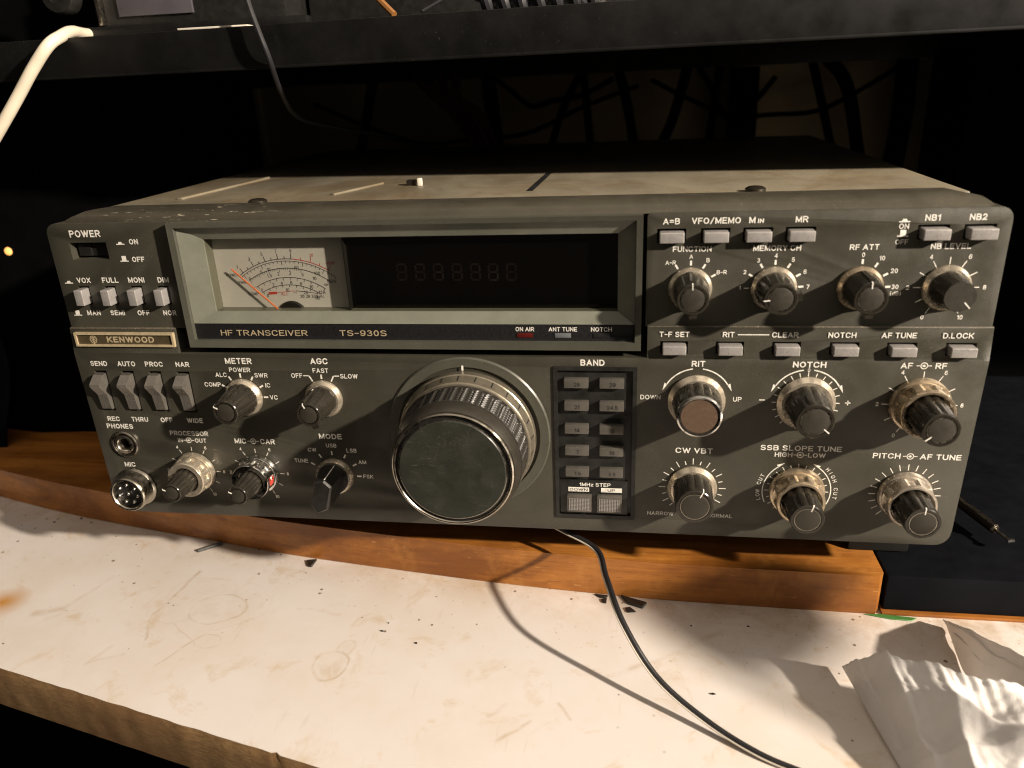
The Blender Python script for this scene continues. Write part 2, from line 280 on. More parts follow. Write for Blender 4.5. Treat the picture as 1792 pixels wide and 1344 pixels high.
# ------------------------------------------------------------------ geometry helpers (millimetres, world axes)
WL = {}
_tc = {}
def _a(cx, cy, rx, ry, a0, a1, n=9):
    return [(cx+rx*math.cos(math.radians(a0+(a1-a0)*i/n)), cy+ry*math.sin(math.radians(a0+(a1-a0)*i/n))) for i in range(n+1)]
_O = [_a(.5, .5, .5, .5, 90, 450, 26)]
_I = [(0, 0), (0, 1)]
_P = [(.02, 1), (.58, 1)]+_a(.58, .74, .42, .26, 90, -90)+[(.02, .48)]
GLYPH = {                       # width and strokes of each letter, on a cap height of 1
 'A': (.68, [[(0, 0), (.5, .98)], [(.5, .98), (1, 0)], [(.2, .30), (.8, .30)]]),
 'B': (.58, [_I, [(.02, 1), (.58, 1)]+_a(.58, .765, .36, .235, 90, -90)+[(.02, .53)], [(.5, .53)]+_a(.6, .265, .4, .265, 90, -90)+[(.02, 0)]]),
 'C': (.64, [_a(.5, .66, .5, .34, 22, 180)+_a(.5, .34, .5, .34, 180, 338)]),
 'D': (.62, [_I, [(.02, 1), (.42, 1)]+_a(.42, .5, .58, .5, 90, -90, 14)+[(.02, 0)]]),
 'E': (.52, [[(1, 1), (0, 1), (0, 0), (1, 0)], [(0, .52), (.88, .52)]]), 'F': (.50, [[(1, 1), (0, 1), (0, 0)], [(0, .5), (.86, .5)]]),
 'G': (.66, [_a(.5, .66, .5, .34, 25, 180)+_a(.5, .34, .5, .34, 180, 345)+[(1, .45), (.55, .45)]]),
 'H': (.60, [[(0, 0), (0, 1)], [(1, 0), (1, 1)], [(0, .52), (1, .52)]]), 'I': (.001, [[(.5, 0), (.5, 1)]]),
 'K': (.60, [[(0, 0), (0, 1)], [(1, 1), (.05, .38)], [(.34, .56), (1, 0)]]), 'L': (.48, [[(0, 1), (0, 0), (1, 0)]]),
 'M': (.74, [_I, [(.03, .96), (.5, .08)], [(.5, .08), (.97, .96)], [(1, 0), (1, 1)]]), 'N': (.60, [_I, [(.05, .94), (.95, .06)], [(1, 0), (1, 1)]]), 'O': (.68, _O),
 'P': (.56, [_I, _P]), 'R': (.60, [_I, _P, [(.52, .44), (1, 0)]]), 'S': (.58, [_a(.5, .755, .46, .245, 22, 270, 12)+_a(.5, .255, .5, .255, 90, -155, 12)]),
 'T': (.56, [[(0, 1), (1, 1)], [(.5, 1), (.5, 0)]]), 'U': (.60, [[(0, 1)]+_a(.5, .32, .5, .32, 180, 360, 12)+[(1, 1)]]),
 'V': (.62, [[(0, 1), (.5, .03)], [(.5, .03), (1, 1)]]), 'W': (.96, [[(0, 1), (.26, .03)], [(.26, .03), (.5, .95)], [(.5, .95), (.74, .03)], [(.74, .03), (1, 1)]]), 'X': (.6, [[(0, 0), (1, 1)], [(0, 1), (1, 0)]]),
 'Y': (.6, [[(0, 1), (.5, .45)], [(.5, .45), (1, 1)], [(.5, .45), (.5, 0)]]), 'Z': (.54, [[(0, 1), (1, 1), (0, 0), (1, 0)]]),
 '0': (.46, _O), '1': (.2, [[(0, .76), (.9, .95)], [(1, 0), (1, 1)]]), '2': (.48, [_a(.5, .70, .5, .30, 165, -32)+[(0, 0), (1, 0)]]),
 '3': (.48, [_a(.48, .76, .42, .24, 150, -90), _a(.48, .27, .52, .27, 90, -150)]), '4': (.52, [[(.76, 0), (.76, .97)], [(.74, .97), (.03, .28)], [(.03, .26), (1, .26)]]),
 '5': (.48, [[(.92, 1), (.16, 1), (.06, .48)]+_a(.48, .32, .52, .32, 128, -155)]), '6': (.48, [_a(.5, .31, .5, .31, 90, 450, 18), _a(.56, .5, .56, .5, 42, 180)+[(0, .31)]]),
 '7': (.46, [[(0, 1), (1, 1), (.35, 0)]]), '8': (.48, [_a(.5, .765, .42, .235, 270, 630, 18), _a(.5, .265, .5, .265, 90, 450, 18)]),
 '9': (.48, [_a(.5, .69, .5, .31, 90, 450, 18), _a(.44, .5, .56, .5, 222, 360)+[(1, .69)]]), '.': (.001, [[(.5, 0), (.5, .03)]]),
 '-': (.34, [[(0, .46), (1, .46)]]), '=': (.5, [[(0, .66), (1, .66)], [(0, .32), (1, .32)]]), '/': (.46, [[(0, -.08), (1, 1.08)]]),
 '(': (.18, [_a(1, .5, 1, .66, 125, 235)]), ')': (.18, [_a(0, .5, 1, .66, 55, -55)]), 'd': (.44, [_a(.5, .33, .5, .33, 0, 360, 16), [(1, 0), (1, 1)]]),
 'c': (.4, [_a(.5, .33, .5, .33, 45, 315, 12)]), 'z': (.4, [[(0, .66), (1, .66), (0, 0), (1, 0)]]), '\u221e': (1.0, [_a(.25, .4, .25, .25, 0, 360, 14), _a(.75, .4, .25, .25, 180, 540, 14)])}
def stroke(pts, t):
    closed = (Vector(pts[0])-Vector(pts[-1])).length < 1e-4
    P = [Vector(p) for p in pts]; q = [P[0]]
    for p in P[1:]:
        if (p-q[-1]).length > 1e-4: q.append(p)
    P = q[:-1] if closed else q; n = len(P)
    if not closed:
        P[0] = P[0]+(P[0]-P[1]).normalized()*t/2; P[-1] = P[-1]+(P[-1]-P[-2]).normalized()*t/2
    v = []
    for i in range(n):
        a = P[i]-P[i-1] if (closed or i) else P[1]-P[0]; b = P[(i+1) % n]-P[i] if (closed or i < n-1) else a
        a = a.normalized(); b = b.normalized(); m_ = Vector((-a.y-b.y, a.x+b.x))
        m_ = m_.normalized() if m_.length > 1e-3 else Vector((-a.y, a.x)); k = 1/max(.42, m_.dot(Vector((-a.y, a.x))))
        v += [P[i]-m_*k*t/2, P[i]+m_*k*t/2]
    f = [(2*i, 2*((i+1) % n), 2*((i+1) % n)+1, 2*i+1) for i in range(n if closed else n-1)]
    return v, f
def text_geom(s, off=.018):
    """flat lettering of cap height 1 centred on its own width: (x, y, layer) points, faces and width"""
    if (s, off) in _tc: return _tc[(s, off)]
    t = .118+off*4.0; V, F, x = [], [], 0.
    for ch in s:
        if ch == ' ': x += .36; continue
        w, strokes = GLYPH[ch if ch in GLYPH else ch.upper()]
        for k, st in enumerate(strokes):
            v, f = stroke([(x+t/2+px_*w, t/2+py_*(1-t)) for px_, py_ in st], t); b = len(V)
            V += [(p.x, p.y, k) for p in v]; F += [tuple(b+i for i in q) for q in f]
        x += w+t+.15
    w = x-.15; V = [(p[0]-w/2, p[1]-.5, p[2]) for p in V]
    _tc[(s, off)] = (V, F, w); return _tc[(s, off)]

class MB:
    def __init__(s): s.bm = bmesh.new(); s.mi = 0
    def add(s, verts, faces, flip=False):
        vs = [s.bm.verts.new(v) for v in verts]; out = []
        for f in faces:
            try: q = s.bm.faces.new([vs[i] for i in (reversed(f) if flip else f)])
            except ValueError: continue
            q.material_index = s.mi; out.append(q)
        return out
    def box(s, x0, x1, y0, y1, z0, z1, bev=0., seg=2):
        fs = s.add([(x, y, z) for x in (x0, x1) for y in (y0, y1) for z in (z0, z1)],
                   [(0, 1, 3, 2), (4, 6, 7, 5), (0, 4, 5, 1), (2, 3, 7, 6), (0, 2, 6, 4), (1, 5, 7, 3)])
        if bev: s.bevel(fs, bev, seg)
        return s
    def bevel(s, fs, bev, seg=2, ang=None):
        es = list({e for f in fs for e in f.edges})
        if ang: es = [e for e in es if len(e.link_faces) == 2 and e.calc_face_angle() > ang]
        r = bmesh.ops.bevel(s.bm, geom=es, offset=bev, segments=seg, affect='EDGES', profile=.6)
        for f in r['faces']: f.material_index = s.mi
    def prism(s, pts, y0, y1, axis='y'):          # outline (a, b) pushed along an axis
        n = len(pts)
        P = (lambda a, b, t: (a, t, b)) if axis == 'y' else ((lambda a, b, t: (t, a, b)) if axis == 'x' else (lambda a, b, t: (a, b, t)))
        v = [P(a, b, y0) for a, b in pts] + [P(a, b, y1) for a, b in pts]
        return s.add(v, [tuple(range(n)), tuple(range(2*n-1, n-1, -1))] + [(i, i+n, (i+1) % n+n, (i+1) % n) for i in range(n)])
    def lathe(s, prof, cx, cz, y0, n=48, fn=None, cap0=True, cap1=True):   # prof (r, d): d = how far it stands out towards the viewer
        rings = []
        for r, d in prof:
            rings.append([s.bm.verts.new((cx+(fn(2*math.pi*i/n, r, d) if fn else r)*math.cos(2*math.pi*i/n), y0-d, cz+(fn(2*math.pi*i/n, r, d) if fn else r)*math.sin(2*math.pi*i/n))) for i in range(n)])
        for a, b in zip(rings, rings[1:]):
            for i in range(n):
                s.bm.faces.new((a[i], a[(i+1) % n], b[(i+1) % n], b[i])).material_index = s.mi
        if cap0: s.bm.faces.new(rings[0]).material_index = s.mi
        if cap1: s.bm.faces.new(rings[-1]).material_index = s.mi
        return s
    def tube(s, pts, r, n=10, squash=1., up=(0, 0, 1), closed=False):
        pts = [Vector(p) for p in pts]; rings = []; prev = None
        for i, p in enumerate(pts):
            t = (pts[min(i+1, len(pts)-1)]-pts[max(i-1, 0)]).normalized()
            u = Vector(up) if prev is None else prev
            u = (u-t*u.dot(t)); u = u.normalized() if u.length > 1e-6 else t.orthogonal().normalized()
            prev = u; w = t.cross(u)
            rr = r(i/(len(pts)-1)) if callable(r) else r
            rings.append([s.bm.verts.new(p+(u*math.sin(2*math.pi*k/n)*squash+w*math.cos(2*math.pi*k/n))*rr) for k in range(n)])
        for a, b in zip(rings, rings[1:]):
            for k in range(n): s.bm.faces.new((a[k], a[(k+1) % n], b[(k+1) % n], b[k])).material_index = s.mi
        s.bm.faces.new(rings[0]).material_index = s.mi; s.bm.faces.new(list(reversed(rings[-1]))).material_index = s.mi
        return s
    def text(s, t, x, z, cap, y, ang=0, wide=1., align='C', off=.018):
        v, f, w = text_geom(t, off); sh = {'C': 0, 'L': w/2, 'R': -w/2}[align]
        ca, sa = math.cos(ang), math.sin(ang)
        s.add([(x+((p[0]+sh)*wide*ca-p[1]*sa)*cap, y-.012*p[2], z+((p[0]+sh)*wide*sa+p[1]*ca)*cap) for p in v], f)
        return s
    def line(s, x0, z0, x1, z1, w, y):            # a painted stroke on an upright face
        d = Vector((x1-x0, z1-z0)); n = Vector((-d.y, d.x)).normalized()*w/2
        s.add([(x0-n.x, y, z0-n.y), (x1-n.x, y, z1-n.y), (x1+n.x, y, z1+n.y), (x0+n.x, y, z0+n.y)], [(0, 1, 2, 3)]); return s
    def arc(s, cx, cz, r, a0, a1, w, y, n=24, k=1.):
        v = []
        for i in range(n+1):
            a = math.radians(a0+(a1-a0)*i/n)
            for q in (r-w/2, r+w/2): v.append((cx+q*math.cos(a), y, cz+q*k*math.sin(a)))
        s.add(v, [(2*i, 2*i+1, 2*i+3, 2*i+2) for i in range(n)]); return s
    def tick(s, cx, cz, a, r0, r1, w, y):
        c, q = math.cos(math.radians(a)), math.sin(math.radians(a))
        return s.line(cx+r0*c, cz+r0*q, cx+r1*c, cz+r1*q, w, y)
    def disc(s, cx, cz, r, y, n=20, k=1.):
        s.add([(cx+r*math.cos(2*math.pi*i/n), y, cz+r*k*math.sin(2*math.pi*i/n)) for i in range(n)], [tuple(range(n))]); return s

def done(mb, name, mats, parent=None, loc=None, smooth=35, fix=True):
    bm = mb.bm
    if fix: bmesh.ops.recalc_face_normals(bm, faces=bm.faces)
    if loc is None:
        vs = [v.co for v in bm.verts]; lo = [min(v[i] for v in vs) for i in range(3)]; hi = [max(v[i] for v in vs) for i in range(3)]
        loc = ((lo[0]+hi[0])/2, (lo[1]+hi[1])/2, lo[2])
    for v in bm.verts: v.co = (v.co-Vector(loc))*S
    me = bpy.data.meshes.new(name); bm.to_mesh(me); bm.free()
    for k in (mats if isinstance(mats, (list, tuple)) else [mats]): me.materials.append(M[k])
    if smooth:
        me.shade_smooth(); me.set_sharp_from_angle(angle=math.radians(smooth))
    o = bpy.data.objects.new(name, me); COL.objects.link(o)
    place(o, loc, parent); return o
def place(o, loc, parent):
    WL[o.name] = Vector(loc)
    if parent: o.parent = parent; o.location = (Vector(loc)-WL[parent.name])*S
    else: o.location = Vector(loc)*S
def tag(o, label, cat, group=None, kind=None):
    if label: o['label'] = label
    if cat: o['category'] = cat
    if group: o['group'] = group
    if kind: o['kind'] = kind
    return o
def empty(name, loc):
    o = bpy.data.objects.new(name, None); COL.objects.link(o); o.empty_display_size = .02; place(o, loc, None); return o
def rrect(x0, x1, z0, z1, r, n=6):
    if not isinstance(r, tuple): r = (r,)*4          # bl, br, tr, tl
    out = []
    for (cx, cz, a, q) in ((x0, z0, 180, r[0]), (x1, z0, 270, r[1]), (x1, z1, 0, r[2]), (x0, z1, 90, r[3])):
        ox = cx+(q if cx == x0 else -q); oz = cz+(q if cz == z0 else -q)
        if q < .01: out.append((cx, cz)); continue
        for i in range(n+1):
            t = math.radians(a+90*i/n); out.append((ox+q*math.cos(t), oz+q*math.sin(t)))
    return out
def spline(pts, n=12):
    P = [Vector(p) for p in pts]; P = [P[0]*2-P[1]]+P+[P[-1]*2-P[-2]]; out = []
    for i in range(1, len(P)-2):
        a, b, c, d = P[i-1:i+3]
        for k in range(n):
            t = k/n; out.append(.5*((2*b)+(c-a)*t+(2*a-5*b+4*c-d)*t*t+(3*b-a-3*c+d)*t**3))
    out.append(P[-2]); return out

# ================================================================== setting: table, wall, floor
ZT = -40.0; ZB = -20.0
floor = done(MB().box(-3000, 3000, -3000, 3000, -760, -750), 'floor', 'floor'); tag(floor, None, None, kind='structure')
wall = done(MB().box(-900, 900, 420, 450, -750, 900), 'wall', 'wall'); tag(wall, None, None, kind='structure')
tr = done(MB().box(-291, -280, 412, 419, ZT, 260, .5), 'wall_trim', 'trim'); tag(tr, 'pale upright trim strip on the dim wall behind the radio', 'trim')

def table():
    mb = MB(); n = 420; x0, x1 = -420., 420.
    def fy(x): return -112-.221*(x+0)                          # front edge runs askew to the radio
    top = []; rows = []
    for i in range(n+1):
        x = x0+(x1-x0)*i/n; b = fy(x)
        j = .5*noise.noise((x*.11, 0, 0))+.45*noise.noise((x*.5, 3, 0)) + (1.2 if noise.noise((x*.35, 9, 0)) > .62 else 0)
        col = [(x, b+j*.8, ZT)]
        for k in range(1, 8):
            t = k/7; q = noise.noise((x*.10, k*.7, 5))*.16+noise.noise((x*.8, k*2.9, 8))*.10
            col.append((x, b-.6+j*.3+q*(1 if k < 7 else .4)+2.2*t*t, ZT-25*t+ (.5*q if 0 < k < 7 else 0)))
        rows.append(col)
    vs = [[mb.bm.verts.new(p) for p in c] for c in rows]
    back = [mb.bm.verts.new((c[0][0], 419, ZT)) for c in rows]; backb = [mb.bm.verts.new((c[0][0], 419, ZT-25)) for c in rows]
    for i in range(n):
        mb.bm.faces.new((vs[i][0], vs[i+1][0], back[i+1], back[i])).material_index = 0
        for k in range(7): mb.bm.faces.new((vs[i][k], vs[i][k+1], vs[i+1][k+1], vs[i+1][k])).material_index = 1
        mb.bm.faces.new((vs[i][7], backb[i], backb[i+1], vs[i+1][7])).material_index = 1
        mb.bm.faces.new((back[i], back[i+1], backb[i+1], backb[i])).material_index = 1
    for i in (0, n): mb.bm.faces.new(vs[i]+[backb[i], back[i]]).material_index = 1
    t = empty('workbench', (0, 100, -750))
    done(mb, 'table_top', ['laminate', 'chip'], t, (0, 0, ZT))
    for x, y in ((-200, 330), (380, -120), (-380, 380), (380, 380)):
        done(MB().box(x-22, x+22, y-22, y+22, -750, ZT-25.5, 1), 'leg', 'black', t)
    done(MB().box(-1400, 900, 404, 412, -749, ZT-26, 1), 'back_panel', 'black', t)  # black sheet added to keep the space under the bench dark
    tag(t, 'worn white laminate bench top with rough particle board front edge', 'table')
table()

def board():                                                     # the bowed plank under the radio
    front = [(-430, 104), (-330, 73), (-276, 58), (-227, 47), (-174, 37), (-115, 26), (-56, 18), (-6, 12), (40, 8), (83, 5.5), (164, 4)]
    f = [(p.x, p.y) for p in spline([(a, b, 0) for a, b in front], 6)]
    out = f+[(166, 7), (166, 120)]+[(-300, 124), (-330, 121), (-360, 126), (-430, 140)]
    mb = MB(); fs = mb.prism(out, ZT+.15, ZB, 'z'); mb.bevel(fs, 1.6, 3, math.radians(50))
    o = done(mb, 'wooden_board', 'wood', smooth=50)
    tag(o, 'orange varnished wooden board with bowed front edge lying under the radio', 'board')
board()

# ================================================================== the radio
radio = empty('radio_transceiver', (0, 150, ZB))
tag(radio, 'old olive grey radio transceiver with big tuning knob, meter and rows of knobs', 'radio')
def part(mb, name, mats, parent=None, loc=None, smooth=35, fix=True, label=None):
    o = done(mb, name, mats, parent or radio, loc, smooth, fix)
    if label: o['label'] = label
    return o
U = -.07                                                         # print on the upper face
LW = PL-.07                                                      # print on the lower face

# --- front panel with its openings
KX0, KX1, KZ0, KZ1 = 26.2, 57.9, 8.4, 76.4
BTN_TOP = [(70.5, 'alu'), (86.4, 0), (101.5, 0), (116.5, 0), (161.6, 0), (176.9, 0)]
BTN_ROW = [72.8, 93.9, 114.9, 135.9, 156.3, 176.9]
VOX = [-176.3, -163.9, -151.6, -139.4]
SWX = [-176.6, -163.5, -150.3, -137.0]
def build_panel():
    mb = MB()
    mb.prism(rrect(-187, -131, 92, 137.3, (0, 0, 1.5, 4.5)), 0, 12)
    mb.prism(rrect(61.6, 187, 93.5, 137.3, (0, 0, 4.5, 1.5)), 0, 12)
    lowp = [(-187, 81.2), (-185.6, 8)]+[(p[0], p[1]) for p in rrect(-185.4, 185.6, 1.0, 40, (7, 6, 0, 0))[:14]]+[(185.8, 8), (187.2, 81.2)]
    mb.prism(lowp, PL, 12)
    for x0, x1, zt, yt in ((-187, -137, 92.3, -1.3), (62.5, 187.2, 94.0, -1.3)):   # sloping shoulders
        mb.prism([(12, 80.7), (PL+.02, 80.7), (yt, zt-.4), (yt+.35, zt), (12, zt)], x0, x1, 'x')
    me = bpy.data.meshes.new('p'); bmesh.ops.recalc_face_normals(mb.bm, faces=mb.bm.faces); mb.bm.to_mesh(me); mb.bm.free()
    o = bpy.data.objects.new('p', me); COL.objects.link(o)
    cb = MB()
    def cut(x, z, w, h, d=5, pl=0): cb.box(x-w/2, x+w/2, pl-8, pl+d, z-h/2, z+h/2)
    cut(-169.4, 125.7, 17.0, 7.2, 7)
    for x in VOX: cut(x, 106.5, 5.3, 8.2)
    for x, _ in BTN_TOP: cut(x, 128.7, 10.6, 5.4)
    for x in BTN_ROW: cut(x, 85.5, 10.6, 5.0, 4)
    for x in SWX: cut(x, 63.2, 6.0, 19.4)
    cut((KX0+KX1)/2, (KZ0+KZ1)/2, KX1-KX0, KZ1-KZ0, 1.3, PL)
    for x, z, r in ((-173.2, 36.8, 5.5), (-171.8, 15.2, 7.4)): cb.lathe([(r, -6), (r, 12)], x, z, 0, 32)
    m2 = bpy.data.meshes.new('c'); bmesh.ops.recalc_face_normals(cb.bm, faces=cb.bm.faces); cb.bm.to_mesh(m2); cb.bm.free()
    c = bpy.data.objects.new('c', m2); COL.objects.link(c)
    md = o.modifiers.new('b', 'BOOLEAN'); md.object = c; md.operation = 'DIFFERENCE'; md.solver = 'EXACT'; md.use_self = True
    bv = o.modifiers.new('v', 'BEVEL'); bv.width = .38; bv.segments = 2; bv.limit_method = 'ANGLE'; bv.angle_limit = math.radians(40)
    dg = bpy.context.evaluated_depsgraph_get(); dg.update(); res = bpy.data.meshes.new_from_object(o.evaluated_get(dg))
    for q in (o, c): bpy.data.objects.remove(q)
    k = MB(); k.bm.from_mesh(res); bpy.data.meshes.remove(res)
    for f in k.bm.faces:                                         # dust lies on the shoulder ledges
        ce = f.calc_center_median(); f.material_index = 1 if (ce.z > 81.4 and ce.z < 94.6 and ce.y < -.3 and f.normal.z > .55) else 0
    return part(k, 'front_panel', ['panel', 'ledge'], loc=(0, 0, 0), smooth=30)
panel = build_panel()

# --- bezel along the top, cover, chassis, feet
def bezel():
    mb = MB()
    L0 = [(-183.5, .6, 137.0), (183.5, .6, 137.0)]
    sec = [(-184.5, 184.5, .7, 137.0, 5), (-181.5, 182.5, 3.2, 139.6, 6), (-179, 181, 6.6, 141.2, 7), (-176.5, 179.0, 8.6, 141.7, 8), (-173.5, 177.5, 19.0, 141.5, 8)]
    prev = None
    for a, b, y, z, r in sec:
        row = []
        for x, dx in ((a, 1), (b, -1)):
            pts = [(x, y+r*.9, z-r*.75), (x+dx*r*.25, y+r*.35, z-r*.2), (x+dx*r, y, z)]
            row += pts if dx == 1 else pts[::-1]
        vs = [mb.bm.verts.new(p) for p in row]
        if prev:
            for i in range(len(vs)-1): mb.bm.faces.new((prev[i], prev[i+1], vs[i+1], vs[i]))
        prev = vs
    back = [mb.bm.verts.new((v.co.x, 19.2, v.co.z-2.5)) for v in prev]
    for i in range(len(prev)-1): mb.bm.faces.new((prev[i], prev[i+1], back[i+1], back[i]))
    return part(mb, 'top_bezel', 'bezel', smooth=40)
bezel()
def cover():
    mb = MB(); mb.box(-175.5, 179.5, 19.3, 300, 130, 140.0, 1.2)
    cv = part(mb, 'top_cover', 'cover', label='dusty tan steel top cover')
    for x, y in ((-104, 26.5), (104, 30)):
        b = MB(); b.bm = bmesh.new()
        for (r, z) in ((4.0, 140.0), (3.9, 141.2), (2.6, 141.9)): pass
        pr = [(0.01, 140.0), (4.1, 140.0), (4.0, 141.3), (2.8, 142.0), (0.01, 142.1)]
        rings = [[b.bm.verts.new((x+r*math.cos(2*math.pi*i/20), y+r*math.sin(2*math.pi*i/20), z)) for i in range(20)] for r, z in pr]
        for p, q in zip(rings, rings[1:]):
            for i in range(20): b.bm.faces.new((p[i], p[(i+1) % 20], q[(i+1) % 20], q[i]))
        part(b, 'cover_screw', 'screw', cv)
    for (a, c, w) in (((-151, 44), (-143, 121), 3.0), ((-78, 47), (-66, 84), 2.2)):      # raised ribs
        d = Vector((c[0]-a[0], c[1]-a[1])).normalized(); nn = Vector((-d.y, d.x))*w/2
        q = [(a[0]-nn.x, a[1]-nn.y), (c[0]-nn.x, c[1]-nn.y), (c[0]+nn.x, c[1]+nn.y), (a[0]+nn.x, a[1]+nn.y)]
        r = MB(); r.bevel(r.prism(q, 139.8, 140.9, 'z'), .5, 2); part(r, 'cover_rib', 'cover', cv)
    sl = MB(); sl.prism([(10.2, 46), (13.2, 46), (15.4, 112), (12.4, 112)], 140.02, 140.06, 'z'); part(sl, 'cover_slot', 'ink', cv)
    pg = MB(); pg.box(-45.0, -42.8, 72, 74, 140, 143.6, .4); part(pg, 'cover_clip', 'tag', cv)
    pb = MB(); pb.box(-51, -46.5, 74, 78, 140, 142.5, .5); part(pb, 'cover_clip', 'screw', cv)
    part(MB().box(-178, 178, 11, 298, 3, 131), 'chassis', 'chassis')
    for x, y in ((-160, 84), (168, 34), (-160, 270), (168, 270)):
        part(MB().box(x-13, x+13, y-11, y+11, ZB+.1, 3.5, 1.5), 'foot', 'chassis')
cover()

# --- display: rim, sloped frame, name strip, meter, readout, pane
def ring_frame(mb, o, i, yo, yi, yb):
    (a0, a1, c0, c1), (b0, b1, d0, d1) = o, i
    O = [(a0, c0), (a1, c0), (a1, c1), (a0, c1)]; I = [(b0, d0), (b1, d0), (b1, d1), (b0, d1)]
    v = [(x, yb, z) for x, z in O]+[(x, yo, z) for x, z in O]+[(x, yi, z) for x, z in I]+[(x, yb, z) for x, z in I]
    f = []
    for k in range(3):
        for q in range(4): f.append((k*4+q, k*4+(q+1) % 4, k*4+4+(q+1) % 4, k*4+4+q))
    return mb.add(v, f)
fr = MB(); fr.mi = 0
fs = ring_frame(fr, (-130, 60.0, 84.6, 137.2), (-127.6, 57.6, 87.6, 135.2), -4.0, -3.4, 10); fr.bevel(fs, .7, 2, math.radians(30))
frame = part(fr, 'display_frame', 'rim', smooth=40)
f2 = MB(); fs = ring_frame(f2, (-127.5, 57.5, 94.6, 135.1), (-118.2, 50.8, 99.0, 129.7), -1.6, 1.6, 9.5); f2.bevel(fs, .25, 1, math.radians(50))
part(f2, 'inner_surround', 'frame', frame, smooth=20)
ns = MB().box(-127.5, 57.5, -1.2, 6, 87.5, 94.5)
strip = part(ns, 'name_strip', 'strip')
def cap(t, x, z, h, y, parent, mt='white', wide=1., ang=0, align='C', off=.018, name='caption'):
    o = done(MB().text(t, x, z, h, y, ang, wide, align, off), name, mt, parent, (x, y, z), 0, False); return o
cap('HF TRANSCEIVER', -96.9, 90.4, 2.5, -1.28, strip, 'brass', 1.42, off=.004, name='model_lettering')
cap('TS-930S', -53.3, 90.5, 2.5, -1.28, strip, 'brass', 1.52, off=.004, name='model_lettering')
for t, x, mt in (('ON AIR', 14.2, 'redlamp'), ('ANT TUNE', 29.4, 'greylamp'), ('NOTCH', 44.6, 'greylamp')):
    cap(t, x, 92.5, 1.75, -1.28, strip, off=.008, wide=1.0 if t != 'NOTCH' else 1.05)
    if t != 'NOTCH': part(MB().box(x-3.2, x+3.2, -1.45, 0, 89.0, 90.9, .15), 'indicator_lamp', mt, strip)
    else: part(MB().box(x-3.2, x+3.2, -1.45, 0, 89.0, 90.9, .15), 'indicator_lamp', 'ink', strip)
# meter
YM = 8.0
kx = (YM-CAM[1])/(6-CAM[1])
def mp(x, z): return CAM[0]+(x-CAM[0])*kx, CAM[2]+(z-CAM[2])*kx
mb = MB().box(-121, -59.6, YM, YM+1.5, 96.5, 131)
meter = part(mb, 'meter', 'meter', label='pale meter card with orange needle at rest')
mk = MB(); Y = YM-.06
cx, cz = mp(-85.8, 84.5)
def aa(t, a0=126, a1=53): return a0+(a1-a0)*t
R1, R2, R3, R4 = 36.0, 32.1, 28.1, 24.9
mk.mi = 0; mk.arc(cx, cz, R1, aa(0), aa(.55), .28, Y); mk.arc(cx, cz, R1-.9, aa(0), aa(1), .22, Y); mk.arc(cx, cz, R2, aa(.04), aa(1), .28, Y)
mk.arc(cx, cz, R3, aa(.06), aa(.97), .26, Y); mk.arc(cx, cz, R4, aa(.08), aa(.95), .26, Y)
mk.mi = 1; mk.arc(cx, cz, R1, aa(.55), aa(.92), .30, Y); mk.mi = 0
def pol(r, t): a = math.radians(aa(t)); return cx+r*math.cos(a), cz+r*math.sin(a)
for i in range(9):
    t = .04+.51*i/8; mk.tick(cx, cz, aa(t), R1, R1+(2.3 if i % 2 == 0 else 1.1), .26, Y)
for s_, t in (('1', .03), ('3', .165), ('5', .29), ('7', .42), ('9', .55)):
    mk.text(s_, *pol(R1+3.4, t), 1.4, Y, off=0)
mk.mi = 1
for i in range(4): mk.tick(cx, cz, aa(.64+.09*i), R1, R1+(2.2 if i % 2 else 1.1), .26, Y)
for s_, t in (('20', .73), ('40dB', .90)): mk.text(s_, *pol(R1+3.2, t), 1.25, Y, off=0)
mk.mi = 0
for i in range(24): mk.tick(cx, cz, aa(.03+.97*i/23), R1-.9, R1-(2.6 if i % 5 == 0 else 1.8), .2, Y)
for s_, t in (('0', .06), ('5', .21), ('10', .30), ('50', .60), ('100', .82), ('150W', .985)): mk.text(s_, *pol(R1-3.4, t), 1.4, Y, off=0)
for i in range(26): mk.tick(cx, cz, aa(.05+.6*i/25), R2, R2-(1.4 if i % 5 == 0 else .8), .18, Y)
for s_, t in (('1.5', .28), ('2', .39), ('3', .525), ('5', .67), ('10', .81), ('\u221e', .95)): mk.text(s_, *pol(R2-2.1, t), 1.5, Y, off=0)
for i in range(11): mk.tick(cx, cz, aa(.08+.88*i/10), R3, R3-1.2, .2, Y)
for s_, t in (('0', .10), ('2', .28), ('4', .40), ('6', .53), ('8', .66), ('10', .80), ('12A', .95)): mk.text(s_, *pol(R3-2.2, t), 1.45, Y, off=0)
for i in range(9): mk.tick(cx, cz, aa(.1+.8*i/8), R4, R4-1.0, .2, Y)
for s_, t in (('0', .13), ('10', .46), ('20', .74), ('dB', .93)): mk.text(s_, *pol(R4-2.2, t), 1.45, Y, off=0)
mk.text('POWER', *mp(-110.3, 113.6), 1.25, Y, off=0); mk.text('SWR', *mp(-106.5, 110.4), 1.25, Y, off=0); mk.text('Ic', *mp(-101.6, 108.0), 1.25, Y, off=0); mk.text('COMP', *mp(-102.3, 105.4), 1.35, Y, off=0)
x_, z_ = mp(-88.5, 105.8); mk.mi = 1
mk.line(x_-7, z_-.2, x_-3.2, z_, 1.1, Y); mk.line(x_-3.2, z_, x_+4.5, z_+.9, .2, Y); mk.text('ALC', x_+.2, z_-.5, 1.25, Y, off=0); mk.line(x_+4.5, z_+.9, x_+4.5, z_-.2, .2, Y)
